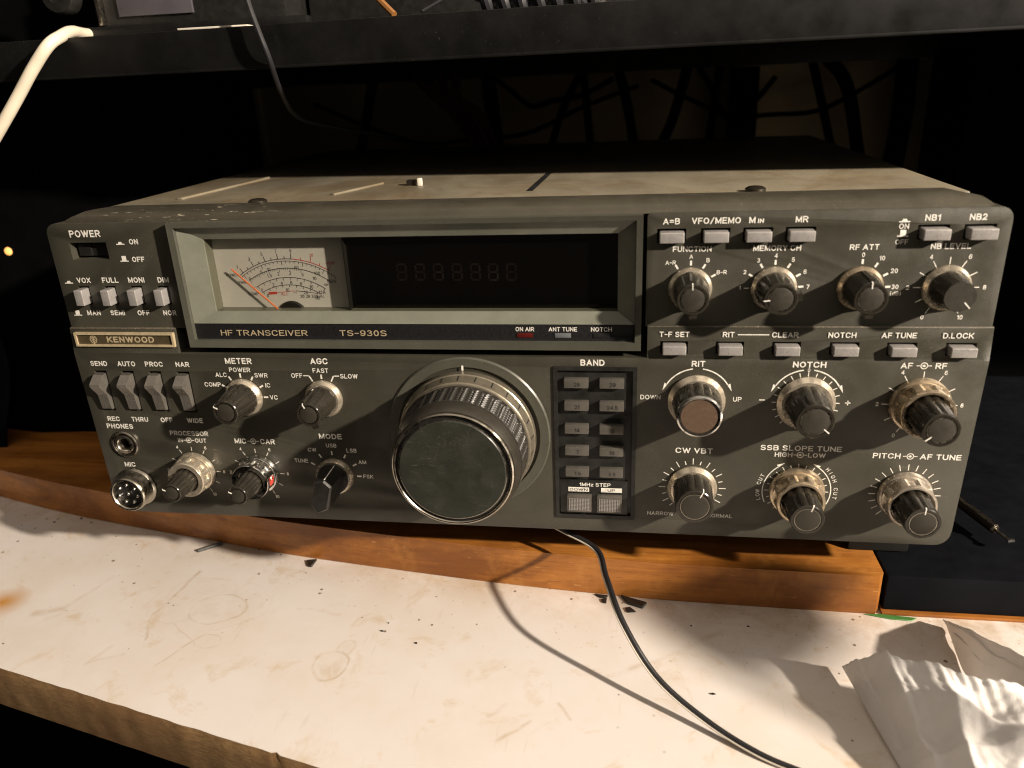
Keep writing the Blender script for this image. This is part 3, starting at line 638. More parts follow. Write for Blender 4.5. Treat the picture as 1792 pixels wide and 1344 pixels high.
mk.mi = 0; mk.line(x_+5.4, z_+.9, x_+15, z_-.3, .2, Y); mk.line(x_+5.4, z_+.9, x_+5.4, z_-.2, .2, Y); mk.text('26 28 30V Vc', x_+12.3, z_-1.5, 1.35, Y, off=0)
part(mk, 'scale_marking', ['ink', 'redink'], meter, smooth=0, fix=False)
hb = MB(); x_, z_ = mp(-85.9, 95.6)
hb.lathe([(6.8, 0), (6.8, .5), (6.2, 1.0), (.1, 1.2)], x_, z_, YM, 40); part(hb, 'meter_hub', 'blackpl', meter, loc=(x_, YM, z_))
nd = MB(); p0, p1 = at_y(405, 471, YM-2.2), at_y(487, 541, YM-2.2); nd.tube([p0, p0.lerp(p1, .5), p1], .32, 6); part(nd, 'needle', 'needle', meter)
# readout
dsp = part(MB().box(-59.2, 52, 6.5, 9, 97, 131), 'display_window', 'disp', label='unlit dark display window')
part(MB().box(-59.5, -59.1, 3.2, 8.4, 98, 130.5), 'divider', 'blackpl', dsp)
def seg7(mb, x, z, w, h, t, y):
    g = .12
    for (a, b, c, d) in ((0, h, w, h), (0, h/2, w, h/2), (0, 0, w, 0), (0, 0, 0, h/2), (w, 0, w, h/2), (0, h/2, 0, h), (w, h/2, w, h)):
        vx = a == c; mb.line(x+a+(0 if vx else g+t*.3), z+b+(g+t*.3 if vx else 0), x+c-(0 if vx else g+t*.3), z+d-(g+t*.3 if vx else 0), t, y)
for i, px_ in enumerate((703, 735, 767, 800, 832, 863, 895)):
    p = at_y(px_, 477, 6.4); q = MB(); seg7(q, p.x-1.8, p.z-3.0, 3.6, 6.4, .75, 6.42); done(q, 'digit', 'ghost', dsp, (p.x, 6.42, p.z), 0, False)
pn = MB(); pn.box(-118.6, 51.2, 2.1, 2.6, 98.7, 130.0); part(pn, 'window_pane', 'pane')

# --- captions
def C_up(t, x, z, h, **k): return cap(t, x, z, h, U, panel, **k)
def C_lo(t, x, z, h, **k): x, z = low(x, z); return cap(t, x, z, h, LW, panel, **k)
C_up('POWER', -169.6, 133.0, 2.9); C_up('ON', -148.2, 129.4, 2.2); C_up('OFF', -147.8, 122.0, 2.2)
def pushmark(x, z, on):
    mb = MB(); mb.line(x-1.9, z-.9, x+1.9, z-.9, .4, U); h = .8 if on else 2.0
    mb.add([(x-1.0, U, z-.7), (x+1.0, U, z-.7), (x+(.6 if on else 1.0), U, z-.7+h), (x-(.6 if on else 1.0), U, z-.7+h)], [(0, 1, 2, 3)])
    done(mb, 'push_symbol', 'white', panel, (x, U, z), 0, False)
pushmark(-154.4, 129.3, True); pushmark(-154.2, 122.2, False); pushmark(-182.6, 112.9, True); pushmark(-182.2, 98.6, False)
for t, x in (('VOX', -175.4), ('FULL', -163.0), ('MONI', -150.9), ('DIM', -138.5)): C_up(t, x, 113.2, 2.3)
for t, x in (('MAN', -174.4), ('SEMI', -163.1), ('OFF', -150.9), ('NOR', -138.7)): C_up(t, x, 98.8, 2.2)
for t, x in (('A=B', 70.3), ('VFO/MEMO', 86.4), ('MR', 116.5)): C_up(t, x, 134.1, 2.25, off=.012, wide=1.06)
mi = MB(); mi.text('M', 99.2, 134.1, 2.25, U, wide=1.06); mi.text('IN', 102.2, 133.78, 1.6, U, wide=1.12, off=.022); done(mi, 'caption', 'white', panel, (101, U, 134), 0, False)
C_up('NB1', 160.7, 133.9, 2.25); C_up('NB2', 175.6, 133.9, 2.25); C_up('ON', 151.5, 131.0, 1.9, off=.01); C_up('OFF', 151.5, 125.4, 1.8, off=.006)
pushmark(151.5, 133.5, True); pushmark(151.5, 128.4, False)
for t, x in (('FUNCTION', 78.2), ('MEMORY CH', 108.7), ('RF ATT', 139.1), ('NB LEVEL', 168.2)): C_up(t, x, 123.7, 2.05, off=.012, wide=1.05)
for t, x in (('T-F SET', 72.8), ('RIT', 93.2), ('CLEAR', 114.1), ('NOTCH', 134.7), ('AF TUNE', 154.8), ('D.LOCK', 175.3)):
    cap(t, x, 90.8, 2.15, -1.86, panel, off=.012, wide=1.03)
done(MB().line(96.6, 90.8, 108.2, 90.8, .4, -1.86), 'caption_rule', 'white', panel, (100, -1.9, 90.8), 0, False)
for t, x in (('SEND', -178.3), ('AUTO', -164.9), ('PROC', -151.6), ('NAR', -138.0)): C_lo(t, x, 75.3, 2.3)
for t, x in (('REC', -177.9), ('THRU', -164.8), ('OFF', -151.5), ('WIDE', -137.7)): C_lo(t, x, 48.3, 2.3)
C_lo('PHONES', -175.7, 44.6, 2.4); C_lo('MIC', -175.4, 24.9, 2.4)
C_lo('METER', -111.5, 77.2, 2.7); C_lo('AGC', -74.8, 77.5, 2.7); C_lo('PROCESSOR', -142.0, 41.8, 2.3, off=.01); C_lo('MODE', -74.5, 42.1, 2.5, wide=1.1)
C_lo('BAND', 41.0, 78.1, 2.6); C_lo('RIT', 82.6, 78.1, 2.4, wide=1.05); C_lo('NOTCH', 124.5, 78.2, 2.4, wide=1.1); C_lo('CW VBT', 82.6, 39.9, 2.4, off=.012, wide=1.2); C_lo('SSB SLOPE TUNE', 124.6, 42.2, 2.3, off=.010, wide=1.22)
def duo(a, b, xm, z, h, gap=3.4, off=.012, wide=1.):
    x, z = low(xm, z); mb = MB(); mb.text(a, x-gap, z, h, LW, align='R', off=off, wide=wide); mb.text(b, x+gap, z, h, LW, align='L', off=off, wide=wide)
    mb.disc(x, z, .5, LW, 12); mb.arc(x, z, 1.2, 0, 360, .34, LW, 24); mb.line(x-2.7, z, x-.4, z, .3, LW); mb.line(x+1.2, z, x+2.7, z, .3, LW)
    o = done(mb, 'caption', 'white', panel, (x, LW, z), 0, False)
duo('IN', 'OUT', -142.8, 38.3, 2.1, 3.0); duo('MIC', 'CAR', -111.4, 38.7, 2.5); duo('AF', 'RF', 165.9, 78.2, 2.3, 4.0, wide=1.1); duo('HIGH', 'LOW', 124.6, 39.2, 2.0, 3.0, wide=1.15); duo('PITCH', 'AF TUNE', 166.3, 39.9, 2.3, 3.6, wide=1.18)
C_lo('DOWN', 64.3, 63.5, 1.95, off=.006, wide=1.05); C_lo('UP', 98.4, 63.2, 1.95, off=.006, wide=1.05); C_lo('NARROW', 69.8, 9.5, 1.75, off=.004, wide=1.1); C_lo('NORMAL', 94.6, 9.4, 1.75, off=.004, wide=1.1)

# --- dial scales
def dial(x, z, y, ticks, nums, extra=None):
    mb = MB()
    for a, r0, r1, w in ticks: mb.tick(x, z, a, r0, r1, w, y)
    for t, a, r, h in nums: mb.text(t, x+r*math.cos(math.radians(a)), z+r*math.sin(math.radians(a)), h, y, off=.008)
    if extra: extra(mb, x, z, y)
    return done(mb, 'dial_scale', 'white', panel, (x, y, z), 0, False)
UZ = 108.6
def words(l, y):
    def f(mb, x, z, yy):
        for t, dx, dz, h, al in l: mb.text(t, x+dx, z+dz, h, yy, off=.01, align=al)
    return f
dial(78.0, UZ, U, [(a, 8.9, 10.7, .75) for a in (122, 90, 60, 30)], [('A', 90, 12.2, 1.6)], words([('A-R', -5.6, 10.0, 1.6, 'R'), ('B', 5.6, 10.8, 1.6, 'L'), ('B-R', 9.6, 6.2, 1.6, 'L')], U))
dial(108.6, UZ, U, [(a, 8.9, 10.7, .75 if a not in (180,) else .3) for a in (180, 150, 120, 90, 60, 30, 3)], [('1', 179, 12.2, 1.5), ('2', 150, 12.4, 1.6), ('3', 120, 12.2, 1.6), ('4', 90, 12.3, 1.7), ('5', 60, 12.4, 1.7), ('6', 30, 12.4, 1.7), ('7', 2, 12.3, 1.7)])
dial(139.1, UZ, U, [(a, 8.9, 10.7, .75) for a in (90, 60, 30, 2)], [('0', 90, 12.3, 1.7)], words([('10', 5.6, 11.0, 1.7, 'L'), ('20', 10.1, 6.3, 1.7, 'L'), ('30', 11.1, .3, 1.7, 'L'), ('(dB)', 10.9, -2.2, 1.5, 'L')], U))
def ten(x, z, y, r0, r1, rn, h, w=.32): return dial(x, z, y, [(240-30*i, r0, r1, w) for i in range(11)], [(str(2*i), 240-60*i, rn, h) for i in range(6)])
ten(168.8, UZ, U, 8.6, 11.2, 13.0, 1.7)
XR, XN, XA = low(82.5, 0)[0], low(124.5, 0)[0], low(166.4, 0)[0]
ZR1, ZR2 = low(0, 62.2)[1], low(0, 22.6)[1]
ten(XA, ZR1, LW, 11.2, 13.6, 15.2, 1.7)
XP, XM, XG, XMT = low(-142.4, 0)[0], low(-111.3, 0)[0], low(-74.7, 0)[0], low(-111.6, 0)[0]
ten(XP, ZR2, LW, 10.2, 12.2, 13.8, 1.55, .28); ten(XM, ZR2, LW, 10.2, 12.2, 13.8, 1.55, .28)
ZK = low(0, 60.4)[1]
dial(XMT, ZK, LW, [(a, 9.0, 11.0, .75) for a in (150, 121, 91, 60, 30, 0)], [], words([('POWER', 0, 12.6, 2.05, 'C'), ('ALC', -6.4, 10.2, 2.05, 'R'), ('COMP', -10.0, 5.6, 2.05, 'R'), ('SWR', 6.4, 10.2, 2.05, 'L'), ('IC', 10.6, 5.6, 2.05, 'L'), ('VC', 11.8, 0, 2.05, 'L')], LW))
def agc(mb, x, z, y):
    words([('FAST', 0, 12.7, 2.05, 'C'), ('OFF', -8.4, 10.3, 2.05, 'R'), ('SLOW', 8.4, 10.3, 2.05, 'L')], y)(mb, x, z, y)
    mb.line(x-8.0, z+10.3, x-5.6, z+10.3, .45, y); mb.line(x+8.0, z+10.3, x+5.6, z+10.3, .45, y)
dial(XG, ZK, LW, [(118, 8.8, 11.6, .6), (90, 8.9, 10.9, .75), (62, 8.8, 11.6, .6)], [], agc)
dial(XG, ZR2, LW, [(a, 10.2, 12.2, .7) for a in (150, 121, 91, 60, 30, 0)], [], words([('USB', 0, 14.9, 1.9, 'C'), ('CW', -7.2, 12.6, 1.9, 'R'), ('TUNE', -11.8, 7.0, 1.9, 'R'), ('LSB', 6.8, 12.7, 1.9, 'L'), ('AM', 11.6, 7.1, 1.9, 'L'), ('FSK', 13.0, 0, 1.9, 'L')], LW))
def arrow(mb, x, z, r, a, sgn, y, L=3.2, w=1.1):
    a = math.radians(a); p = Vector((x+r*math.cos(a), z+r*math.sin(a))); t = Vector((-math.sin(a), math.cos(a)))*sgn; n = Vector((math.cos(a), math.sin(a)))
    mb.add([(p.x+t.x*L, y, p.y+t.y*L), (p.x+n.x*w, y, p.y+n.y*w), (p.x-n.x*w*.2, y, p.y-n.y*w*.2)], [(0, 1, 2)])
def rit(mb, x, z, y):
    mb.arc(x, z, 13.7, 98, 150, .5, y); mb.arc(x, z, 13.7, 82, 30, .5, y); arrow(mb, x, z, 13.7, 149, 1, y); arrow(mb, x, z, 13.7, 31, -1, y)
dial(XR, ZR1, LW, [], [], rit)
def notch(mb, x, z, y):
    rit(mb, x, z, y); mb.line(x-17.6, z+.9, x-15.4, z+.9, .4, y); mb.line(x+14.6, z+.2, x+16.6, z+.2, .4, y); mb.line(x+15.6, z-.8, x+15.6, z+1.2, .4, y)
dial(XN, ZR1, LW, [(90+15*i, 11.1, 12.7, .32) for i in range(-9, 10)], [('0', 90, 13.6, 1.5)], notch)
dial(XR, ZR2, LW, [(90+15*i, 10.9, 13.6 if i % 2 == 0 else 12.6, .36) for i in range(-9, 10)], [])
def ssb(mb, x, z, y):
    mb.arc(x, z, 13.4, 125, 205, .4, y); mb.arc(x, z, 13.4, 55, -25, .4, y); arrow(mb, x, z, 13.4, 126, -1, y); arrow(mb, x, z, 13.4, 54, 1, y)
    for t, a0, s in (('LOW CUT', 196, -1), ('HIGH CUT', 42, -1)):
        for i, ch in enumerate(t):
            if ch == ' ': continue
            a = math.radians(a0+s*i*(7.0 if t[0] == 'L' else 7.4)); mb.text(ch, x+15.3*math.cos(a), z+15.3*math.sin(a), 1.6, y, a-math.pi/2, off=.004)
dial(XN, ZR2, LW, [(90+15*i, 11.0, 12.5 if i % 2 == 0 else 12.0, .32) for i in range(-9, 10)], [], ssb)
dial(XA, ZR2, LW, [(90+15*i, 11.0, 13.6, .34) for i in range(-9, 10)], [])

# --- name badge
def badge():
    x0, x1, z0, z1 = -184.0-.3, -137.6, 84.4, 90.6; y = -2.6
    b = part(MB().box(x0+.6, x1-.6, y, 0, z0+.6, z1-.6), 'name_badge', 'badge', label='small brass framed name badge')
    fr = MB(); fs = ring_frame(fr, (x0, x1, z0, z1), (x0+.9, x1-.9, z0+.9, z1-.9), y-.7, y-.7, y+1); fr.bevel(fs, .25, 1, math.radians(40)); part(fr, 'badge_frame', 'brass', b)
    cap('KENWOOD', -158.2, 87.5, 2.7, y-.05, b, 'brass', 1.18, off=.022, name='badge_lettering')
    e = MB(); ex, ez, r = -175.8, 87.5, 1.55
    e.arc(ex, ez, r, 0, 360, .35, y-.05, 28, 1.1); e.line(ex, ez-2.2, ex, ez+1.6, .35, y-.06)
    for s_ in (-1, 1):
        for k in (.9, .1, -.7): e.line(ex, ez+k-.4, ex+s_*1.15, ez+k+.45, .3, y-.055)
    done(e, 'emblem', 'brass', b, (ex, y, ez), 0, False)
badge()

# --- push buttons, power button, lever switches
def button(x, z, w, h, y0, y1, mt='button', loc=None):
    mb = MB(); mb.box(x-w/2, x+w/2, y1, y0, z-h/2, z+h/2, .45, 3)
    return part(mb, 'push_button', mt, loc=(x, y0, z))
for x in VOX: button(x, 106.4, 3.9, 6.8, 4.5, -4.6)
for i, (x, _) in enumerate(BTN_TOP): button(x, 128.5, 9.0, 3.9, 4.5, -3.9 if i < 4 else -4.4)
for i, x in enumerate(BTN_ROW): button(x, 85.2, 9.0, 3.7, 2.5, -5.4 if i < 5 else -5.6)
pw = MB(); pw.box(-176.6, -162.2, 3.6, 7, 122.9, 128.6, .6); pw.box(-176.6, -170.5, 2.8, 7, 122.9, 128.6, .9); part(pw, 'power_button', 'blackpl', loc=(-169.4, 4, 125.7))
for x in SWX:
    mb = MB(); pr = [(4, 54.4), (-3.3, 54.6), (-4.0, 55.2), (-5.0, 62.4), (-8.6, 67.4), (-8.4, 68.4), (-4.6, 71.6), (4, 71.6)]
    fs = mb.prism([(a, b) for a, b in pr], x-2.25, x+2.25, 'x'); mb.bevel(fs, .3, 2, math.radians(15)); part(mb, 'lever_switch', 'switch', loc=(x, 0, 63), smooth=20)

# --- sockets
def sockets():
    x, z = -173.2, 36.8
    j = MB(); j.lathe([(5.0, -6), (6.6, -.5), (6.6, .6), (6.1, 1.0), (5.6, .9), (5.1, -.6), (4.5, -.8), (4.5, .9), (4.0, 1.2), (3.3, 1.2), (2.9, .6), (2.9, -7)], x, z, PL, 40, cap0=False)
    p = part(j, 'phone_socket', 'steel', loc=(x, PL, z)); part(MB().lathe([(2.9, -6.5), (.1, -6.4)], x, z, PL, 24), 'socket_hole', 'ink', p, loc=(x, PL, z))
    x, z = -171.9, 15.0
    m_ = MB(); pr = [(9.6, 0), (9.6, 1.2), (8.9, 1.8)]
    for k in range(8): pr += [(8.75, 2.0+k*.8), (7.9, 2.4+k*.8)]
    pr += [(8.5, 8.6), (8.1, 9.1), (7.3, 9.1), (7.0, 8.6), (7.0, 1)]
    m_.lathe(pr, x, z, PL, 44); p = part(m_, 'microphone_socket', 'steel', loc=(x, PL, z), smooth=25)
    part(MB().lathe([(7.0, 2), (7.0, 6.6), (.1, 6.6)], x, z, PL, 32), 'insulator', 'blackpl', p, loc=(x, PL, z))
    for i in range(8):
        a = math.radians(90+51.4*i); rr = 4.6 if i < 7 else 0
        q = MB(); q.lathe([(.85, 6.5), (.85, 7.8), (.5, 8.3), (.05, 8.4)], x+rr*math.cos(a), z+rr*math.sin(a), PL, 12); part(q, 'pin', 'chrome', p)
sockets()

# --- keypad
def keypad():
    kb = MB(); kb.box(KX0+.1, KX1-.1, PL+.9, PL+2, KZ0+.1, KZ1-.1)
    fs = ring_frame(kb, (KX0-.9, KX1+.9, KZ0-.9, KZ1+.9), (KX0+.7, KX1-.7, KZ0+.7, KZ1-.7), PL-.7, PL-.5, PL+1.2); kb.bevel(fs, .3, 2, math.radians(40))
    kb.box(KX0+.8, KX1-2.2, PL+.1, PL+1, KZ0+.8, 25.6, .2)
    k = part(kb, 'keypad', 'blackpl', loc=(42, PL, 42), label='black keypad panel with grey keys')
    rows = (69.5, 59.5, 49.0, 38.9, 28.8)
    for (l, r), z in zip((('28', '29'), ('21', '24.5'), ('14', '18'), ('7', '10'), ('1.5', '3.5')), rows):
        for t, x in ((l, 34.4), (r, 48.8)):
            X, Z = low(x, z); b = MB(); b.box(X-4.9, X+4.9, PL-1.8, PL+1, Z-1.95, Z+1.95, .28, 2); b.mi = 1; b.text(t, X+.3, Z-.3, 1.75, PL-1.86, off=.006)
            part(b, 'key', ['key', 'ink'], k, loc=(X, PL, Z), fix=False)
    X, Z = low(41.9, 22.3); cap('1MHz STEP', X, Z, 1.7, PL-.0, k, off=.012, wide=1.12)
    for t, x in (('DOWN', 34.9), ('UP', 48.9)):
        X, Z = low(x, 19.8); b = MB(); b.box(X-4.4, X+4.4, PL-.05, PL+.5, Z-1.0, Z+1.0); b.mi = 1; b.text(t, X, Z, 1.25, PL-.1, off=0, wide=1.6)
        part(b, 'key_label', ['white', 'ink'], k, fix=False)
    for x in (35.2, 48.1):
        X, Z = low(x, 14.0); b = MB(); b.box(X-5.2, X+5.2, PL-2.6, PL+1, Z-3.9, Z+3.7, .4, 2); b.mi = 1
        for i in range(13):
            for q in range(9): b.box(X-4.3+i*.68, X-3.9+i*.68, PL-2.8, PL-2.5, Z-2.9+q*.66, Z-2.5+q*.66)
        part(b, 'step_key', ['key', 'button'], k, loc=(X, PL, Z))
keypad()

# --- rotary knobs
def flute(n, amp, sq=.5):
    def f(a, r, d):
        w = .5-.5*math.cos(n*a); w = w**sq; return r*(1-amp*(1-w))
    return f
def pointer(x, z, y, ang, r_in, r0, r1, h, w=.42, side=0.):
    """a white line across the rim of the face and, if side > 0, back along the flank"""
    mb = MB(); c, s = math.cos(math.radians(ang)), math.sin(math.radians(ang)); t = Vector((-s, 0, c))*w/2
    def P(r, d): return Vector((x+r*c, y-d, z+r*s))
    line = [P(r_in, h-.02), P(r1-.2, h+.1), P(r1+.12, h-.5)]
    if side: line.append(P(r0*side+r1*(1-side)+.15, h*(1-side)+2.5*side))
    for a, b in zip(line, line[1:]):
        o = (b-a).cross(t).normalized()*.09
        v = [a-t-o, a+t-o, b+t-o, b-t-o, a-t+o, a+t+o, b+t+o, b-t+o]
        mb.add([tuple(q) for q in v], [(0, 1, 2, 3), (4, 5, 6, 7), (0, 1, 5, 4), (1, 2, 6, 5), (2, 3, 7, 6), (3, 0, 4, 7)])
    return mb
def body(x, z, y, r0, r1, d0, h, n=12, amp=.07, round_=.8):
    mb = MB(); pr = [(r0, d0)]+[(r0+(r1-r0)*k/5, d0+(h-round_-d0)*k/5) for k in range(1, 6)]
    F = flute(n, amp)
    def fn(a, r, d): return F(a, r, d) if d < h-round_*.9 else r*(1-amp*.15) if r > r1*.9 else r
    pr += [(r1*.985, h-.3), (r1*.94, h), (r1*.80, h), (r1*.78, h-.5), (r1*.05, h-.5)]
    mb.lathe(pr, x, z, y, n*6, fn); return mb
def capdisc(mb, x, z, y, r1, h):
    mb.mi = 0; mb.lathe([(r1*.70, h-.5), (r1*.70, h-.12), (r1*.66, h-.02), (.05, h)], x, z, y, 36)
    mb.mi = 1; mb.lathe([(r1*.755, h-.5), (r1*.755, h-.08), (r1*.715, h-.08), (r1*.715, h-.5)], x, z, y, 40, cap0=False, cap1=False)
def knob(x, z, y, rs, r0, r1, h, ang=None, skirt='alu', tail=False, capm='knobcap', ringm='steel', bodym='knob', side=.5, n=12, amp=.07, plain=False):
    b = body(x, z, y, r0, r1, 2.6, h, n, amp)
    if tail:
        c, s = math.cos(math.radians(ang)), math.sin(math.radians(ang))
        for sg, ln, wd, d0 in ((-1, 1.5, 1.5, h-5.0), (1, 1.1, .9, 3.0)):
            px_, pz_ = c*sg, s*sg; q = []
            for r, d, ww in ((r1*.8, h-.4, wd), (r1+ln, h-.6, wd*.9), (r1+ln+.2, d0, wd*.9), (r1*.8, d0, wd)):
                q.append([(x+px_*r-pz_*ww*k, y-d, z+pz_*r+px_*ww*k) for k in (-1, 1)])
            v = [p for a in q for p in a]; b.add(v, [(0, 1, 3, 2), (2, 3, 5, 4), (4, 5, 7, 6), (6, 7, 1, 0), (0, 2, 4, 6), (1, 3, 5, 7)])
    o = part(b, 'rotary_knob', bodym, loc=(x, y, z), smooth=28)
    sk = MB(); sk.lathe([(rs, .25), (rs, 1.1), (rs*.97, 1.5), (rs*.86, 3.0), (r0*.9, 3.1)], x, z, y, 56); part(sk, 'skirt', skirt, o, loc=(x, y, z))
    cp = MB()
    if plain and ringm == 'chrome':
        cp.lathe([(r1*.83, h-.3), (r1*.83, h-.02), (.05, h)], x, z, y, 40); cp.mi = 1
        cp.lathe([(r1*1.0, h-.9), (r1*.99, h+.0), (r1*.92, h+.35), (r1*.85, h+.25), (r1*.84, h-.3)], x, z, y, 48, cap0=False, cap1=False)
    elif plain:
        cp.lathe([(r1*.96, h-.3), (r1*.94, h+.05), (.05, h+.1)], x, z, y, 40)
    else: capdisc(cp, x, z, y, r1, h)
    part(cp, 'end_cap', [capm, ringm], o, loc=(x, y, z))
    if ang is not None: part(pointer(x, z, y, ang, r1*(.62 if not plain else .45), r0, r1, h+(.1 if plain else 0), side=side), 'pointer_line', 'white', o)
    return o
knob(78.0, UZ, 0, 8.2, 6.7, 5.9, 16.5, 93, tail=True, n=10, amp=.03, side=.7)
knob(108.6, UZ, 0, 8.3, 6.8, 6.0, 16.0, 186, tail=True, n=10, amp=.03, side=.5)
knob(139.1, UZ, 0, 8.2, 6.7, 5.9, 15.5, 92, tail=True, n=10, amp=.03, skirt='gold', side=.6)
knob(168.8, UZ, 0, 8.4, 6.8, 5.5, 13.5, -48, n=16, amp=.015, side=0, plain=True)
knob(XR, ZR1, PL, 11.2, 9.2, 8.6, 15.5, None, capm='ritcap', ringm='chrome', n=14, amp=.07, plain=True, bodym='knob')
knob(XN, ZR1, PL, 11.0, 8.4, 7.1, 18.0, -42, n=12, amp=.05, side=0)
knob(XR, ZR2, PL, 10.1, 8.1, 7.6, 16.0, 66, n=12, amp=.06, side=.15)
knob(XMT, ZK, PL, 8.6, 7.3, 5.6, 17.5, 152, n=12, amp=.06, side=.15)
knob(XG, ZK, PL, 8.4, 6.6, 5.2, 18.0, 112, n=10, amp=.04, tail=True, side=.85)
def dual(x, z, y, rs, ro, r0, r1, h, ang, outer, ringn=8, ho=10.5, red=False):
    b = body(x, z, y, r0, r1, ho-2, h, 12, .07); o = part(b, 'rotary_knob', 'knob', loc=(x, y, z), smooth=28)
    sk = MB(); sk.lathe([(rs, .25), (rs, 1.4), (rs*.96, 2.4), (ro*.9, 2.8)], x, z, y, 56); part(sk, 'skirt', outer, o, loc=(x, y, z))
    def fn(a, r, d):
        w = .5+.5*math.cos(ringn*a); return r*(1-.10*(1 if w > .62 else (w/.62)**4)) if 4.2 < d < ho-1.6 and r > r0*1.05 else r
    rg = MB(); rg.lathe([(ro*.98, 2.6), (ro, 3.4), (ro, 4.1), (ro*.995, 4.3), (ro*.985, 6), (ro*.97, ho-1.7), (ro*.965, ho-1.5), (ro*.955, ho-.5), (ro*.92, ho), (r0*1.12, ho), (r0*1.05, ho-.5), (r0*1.05, ho-3)], x, z, y, ringn*12, fn)
    part(rg, 'outer_ring', outer, o, loc=(x, y, z), smooth=30)
    if red:
        a = math.radians(-8); q = MB(); c, s = math.cos(a), math.sin(a); t = Vector((-s, 0, c))*.9
        v = [Vector((x+r*c, y-d, z+r*s))+t*k for r, d in ((ro*.92, 4.6), (ro*.985, 4.6), (ro*.985, ho-2), (ro*.92, ho-2)) for k in (-1, 1)]
        q.add([tuple(p) for p in v], [(0, 1, 3, 2), (2, 3, 5, 4), (4, 5, 7, 6), (6, 7, 1, 0), (0, 2, 4, 6), (1, 3, 5, 7)]); part(q, 'ring_mark', 'redink', o)
    cp = MB(); capdisc(cp, x, z, y, r1, h); part(cp, 'end_cap', ['knobcap', 'steel'], o, loc=(x, y, z))
    part(pointer(x, z, y, ang, r1*.6, r0, r1, h, side=0, w=.4), 'pointer_line', 'white', o)
dual(XA, ZR1, PL, 11.2, 10.2, 7.7, 6.6, 23.5, -140, 'gold'); dual(XA, ZR2, PL, 10.4, 9.6, 7.3, 6.6, 22.0, 88, 'steel2'); dual(XN, ZR2, PL, 11.0, 9.8, 7.3, 6.5, 22.5, 74, 'gold')
dual(XP, ZR2, PL, 9.6, 9.0, 5.6, 4.4, 21.0, 155, 'alu', 10, 9.5); dual(XM, ZR2, PL, 9.6, 9.0, 5.6, 4.4, 21.0, 155, 'chrome', 10, 9.5, True)
def lever_knob(x, z, y):
    b = MB(); b.lathe([(7.2, 2.6), (6.9, 5.0), (6.4, 6.0), (.1, 6.2)], x, z, y, 40)
    a = math.radians(74); c, s = math.cos(a), math.sin(a)
    fs = []
    q = []
    for (L0, L1, w, d) in ((-6.4, 7.4, 4.4, 3.0), (-6.6, 7.2, 4.2, 9), (-7.0, 6.8, 3.9, 16.5), (-6.4, 6.2, 3.2, 17.4)):
        pts = [(L0, -w), (L1-1.8, -w), (L1, 0), (L1-1.8, w), (L0, w), (L0-2.8, 0)]
        q.append([(x+l*c-t*s, y-d, z+l*s+t*c) for l, t in pts])
    v = [p for r in q for p in r]; f = [tuple(range(18, 24)), tuple(range(5, -1, -1))]
    for k in range(3): f += [(k*6+i, k*6+(i+1) % 6, k*6+6+(i+1) % 6, k*6+6+i) for i in range(6)]
    b.add(v, f)
    o = part(b, 'rotary_knob', 'lever', loc=(x, y, z), smooth=25, label='black knob with a wing shaped grip')
    sk = MB(); sk.lathe([(8.7, .25), (8.7, 1.3), (7.9, 2.8), (6.0, 3.0)], x, z, y, 56); part(sk, 'skirt', 'alu', o, loc=(x, y, z))
    ln = MB()
    p0, p1 = (7.4, 4.0), (6.2, 13.0)
    t = Vector((-s, 0, c))*.2; A = Vector((x+c*7.5, y-4.5, z+s*7.5)); B = Vector((x+c*6.95, y-16.3, z+s*6.95)); o_ = Vector((c, 0, s))*.12
    ln.add([tuple(p) for p in (A-t, A+t, B+t, B-t, A-t+o_, A+t+o_, B+t+o_, B-t+o_)], [(0, 1, 2, 3), (4, 5, 6, 7), (0, 1, 5, 4), (1, 2, 6, 5), (2, 3, 7, 6), (3, 0, 4, 7)]); part(ln, 'pointer_line', 'white', o)
lever_knob(XG, ZR2, PL)

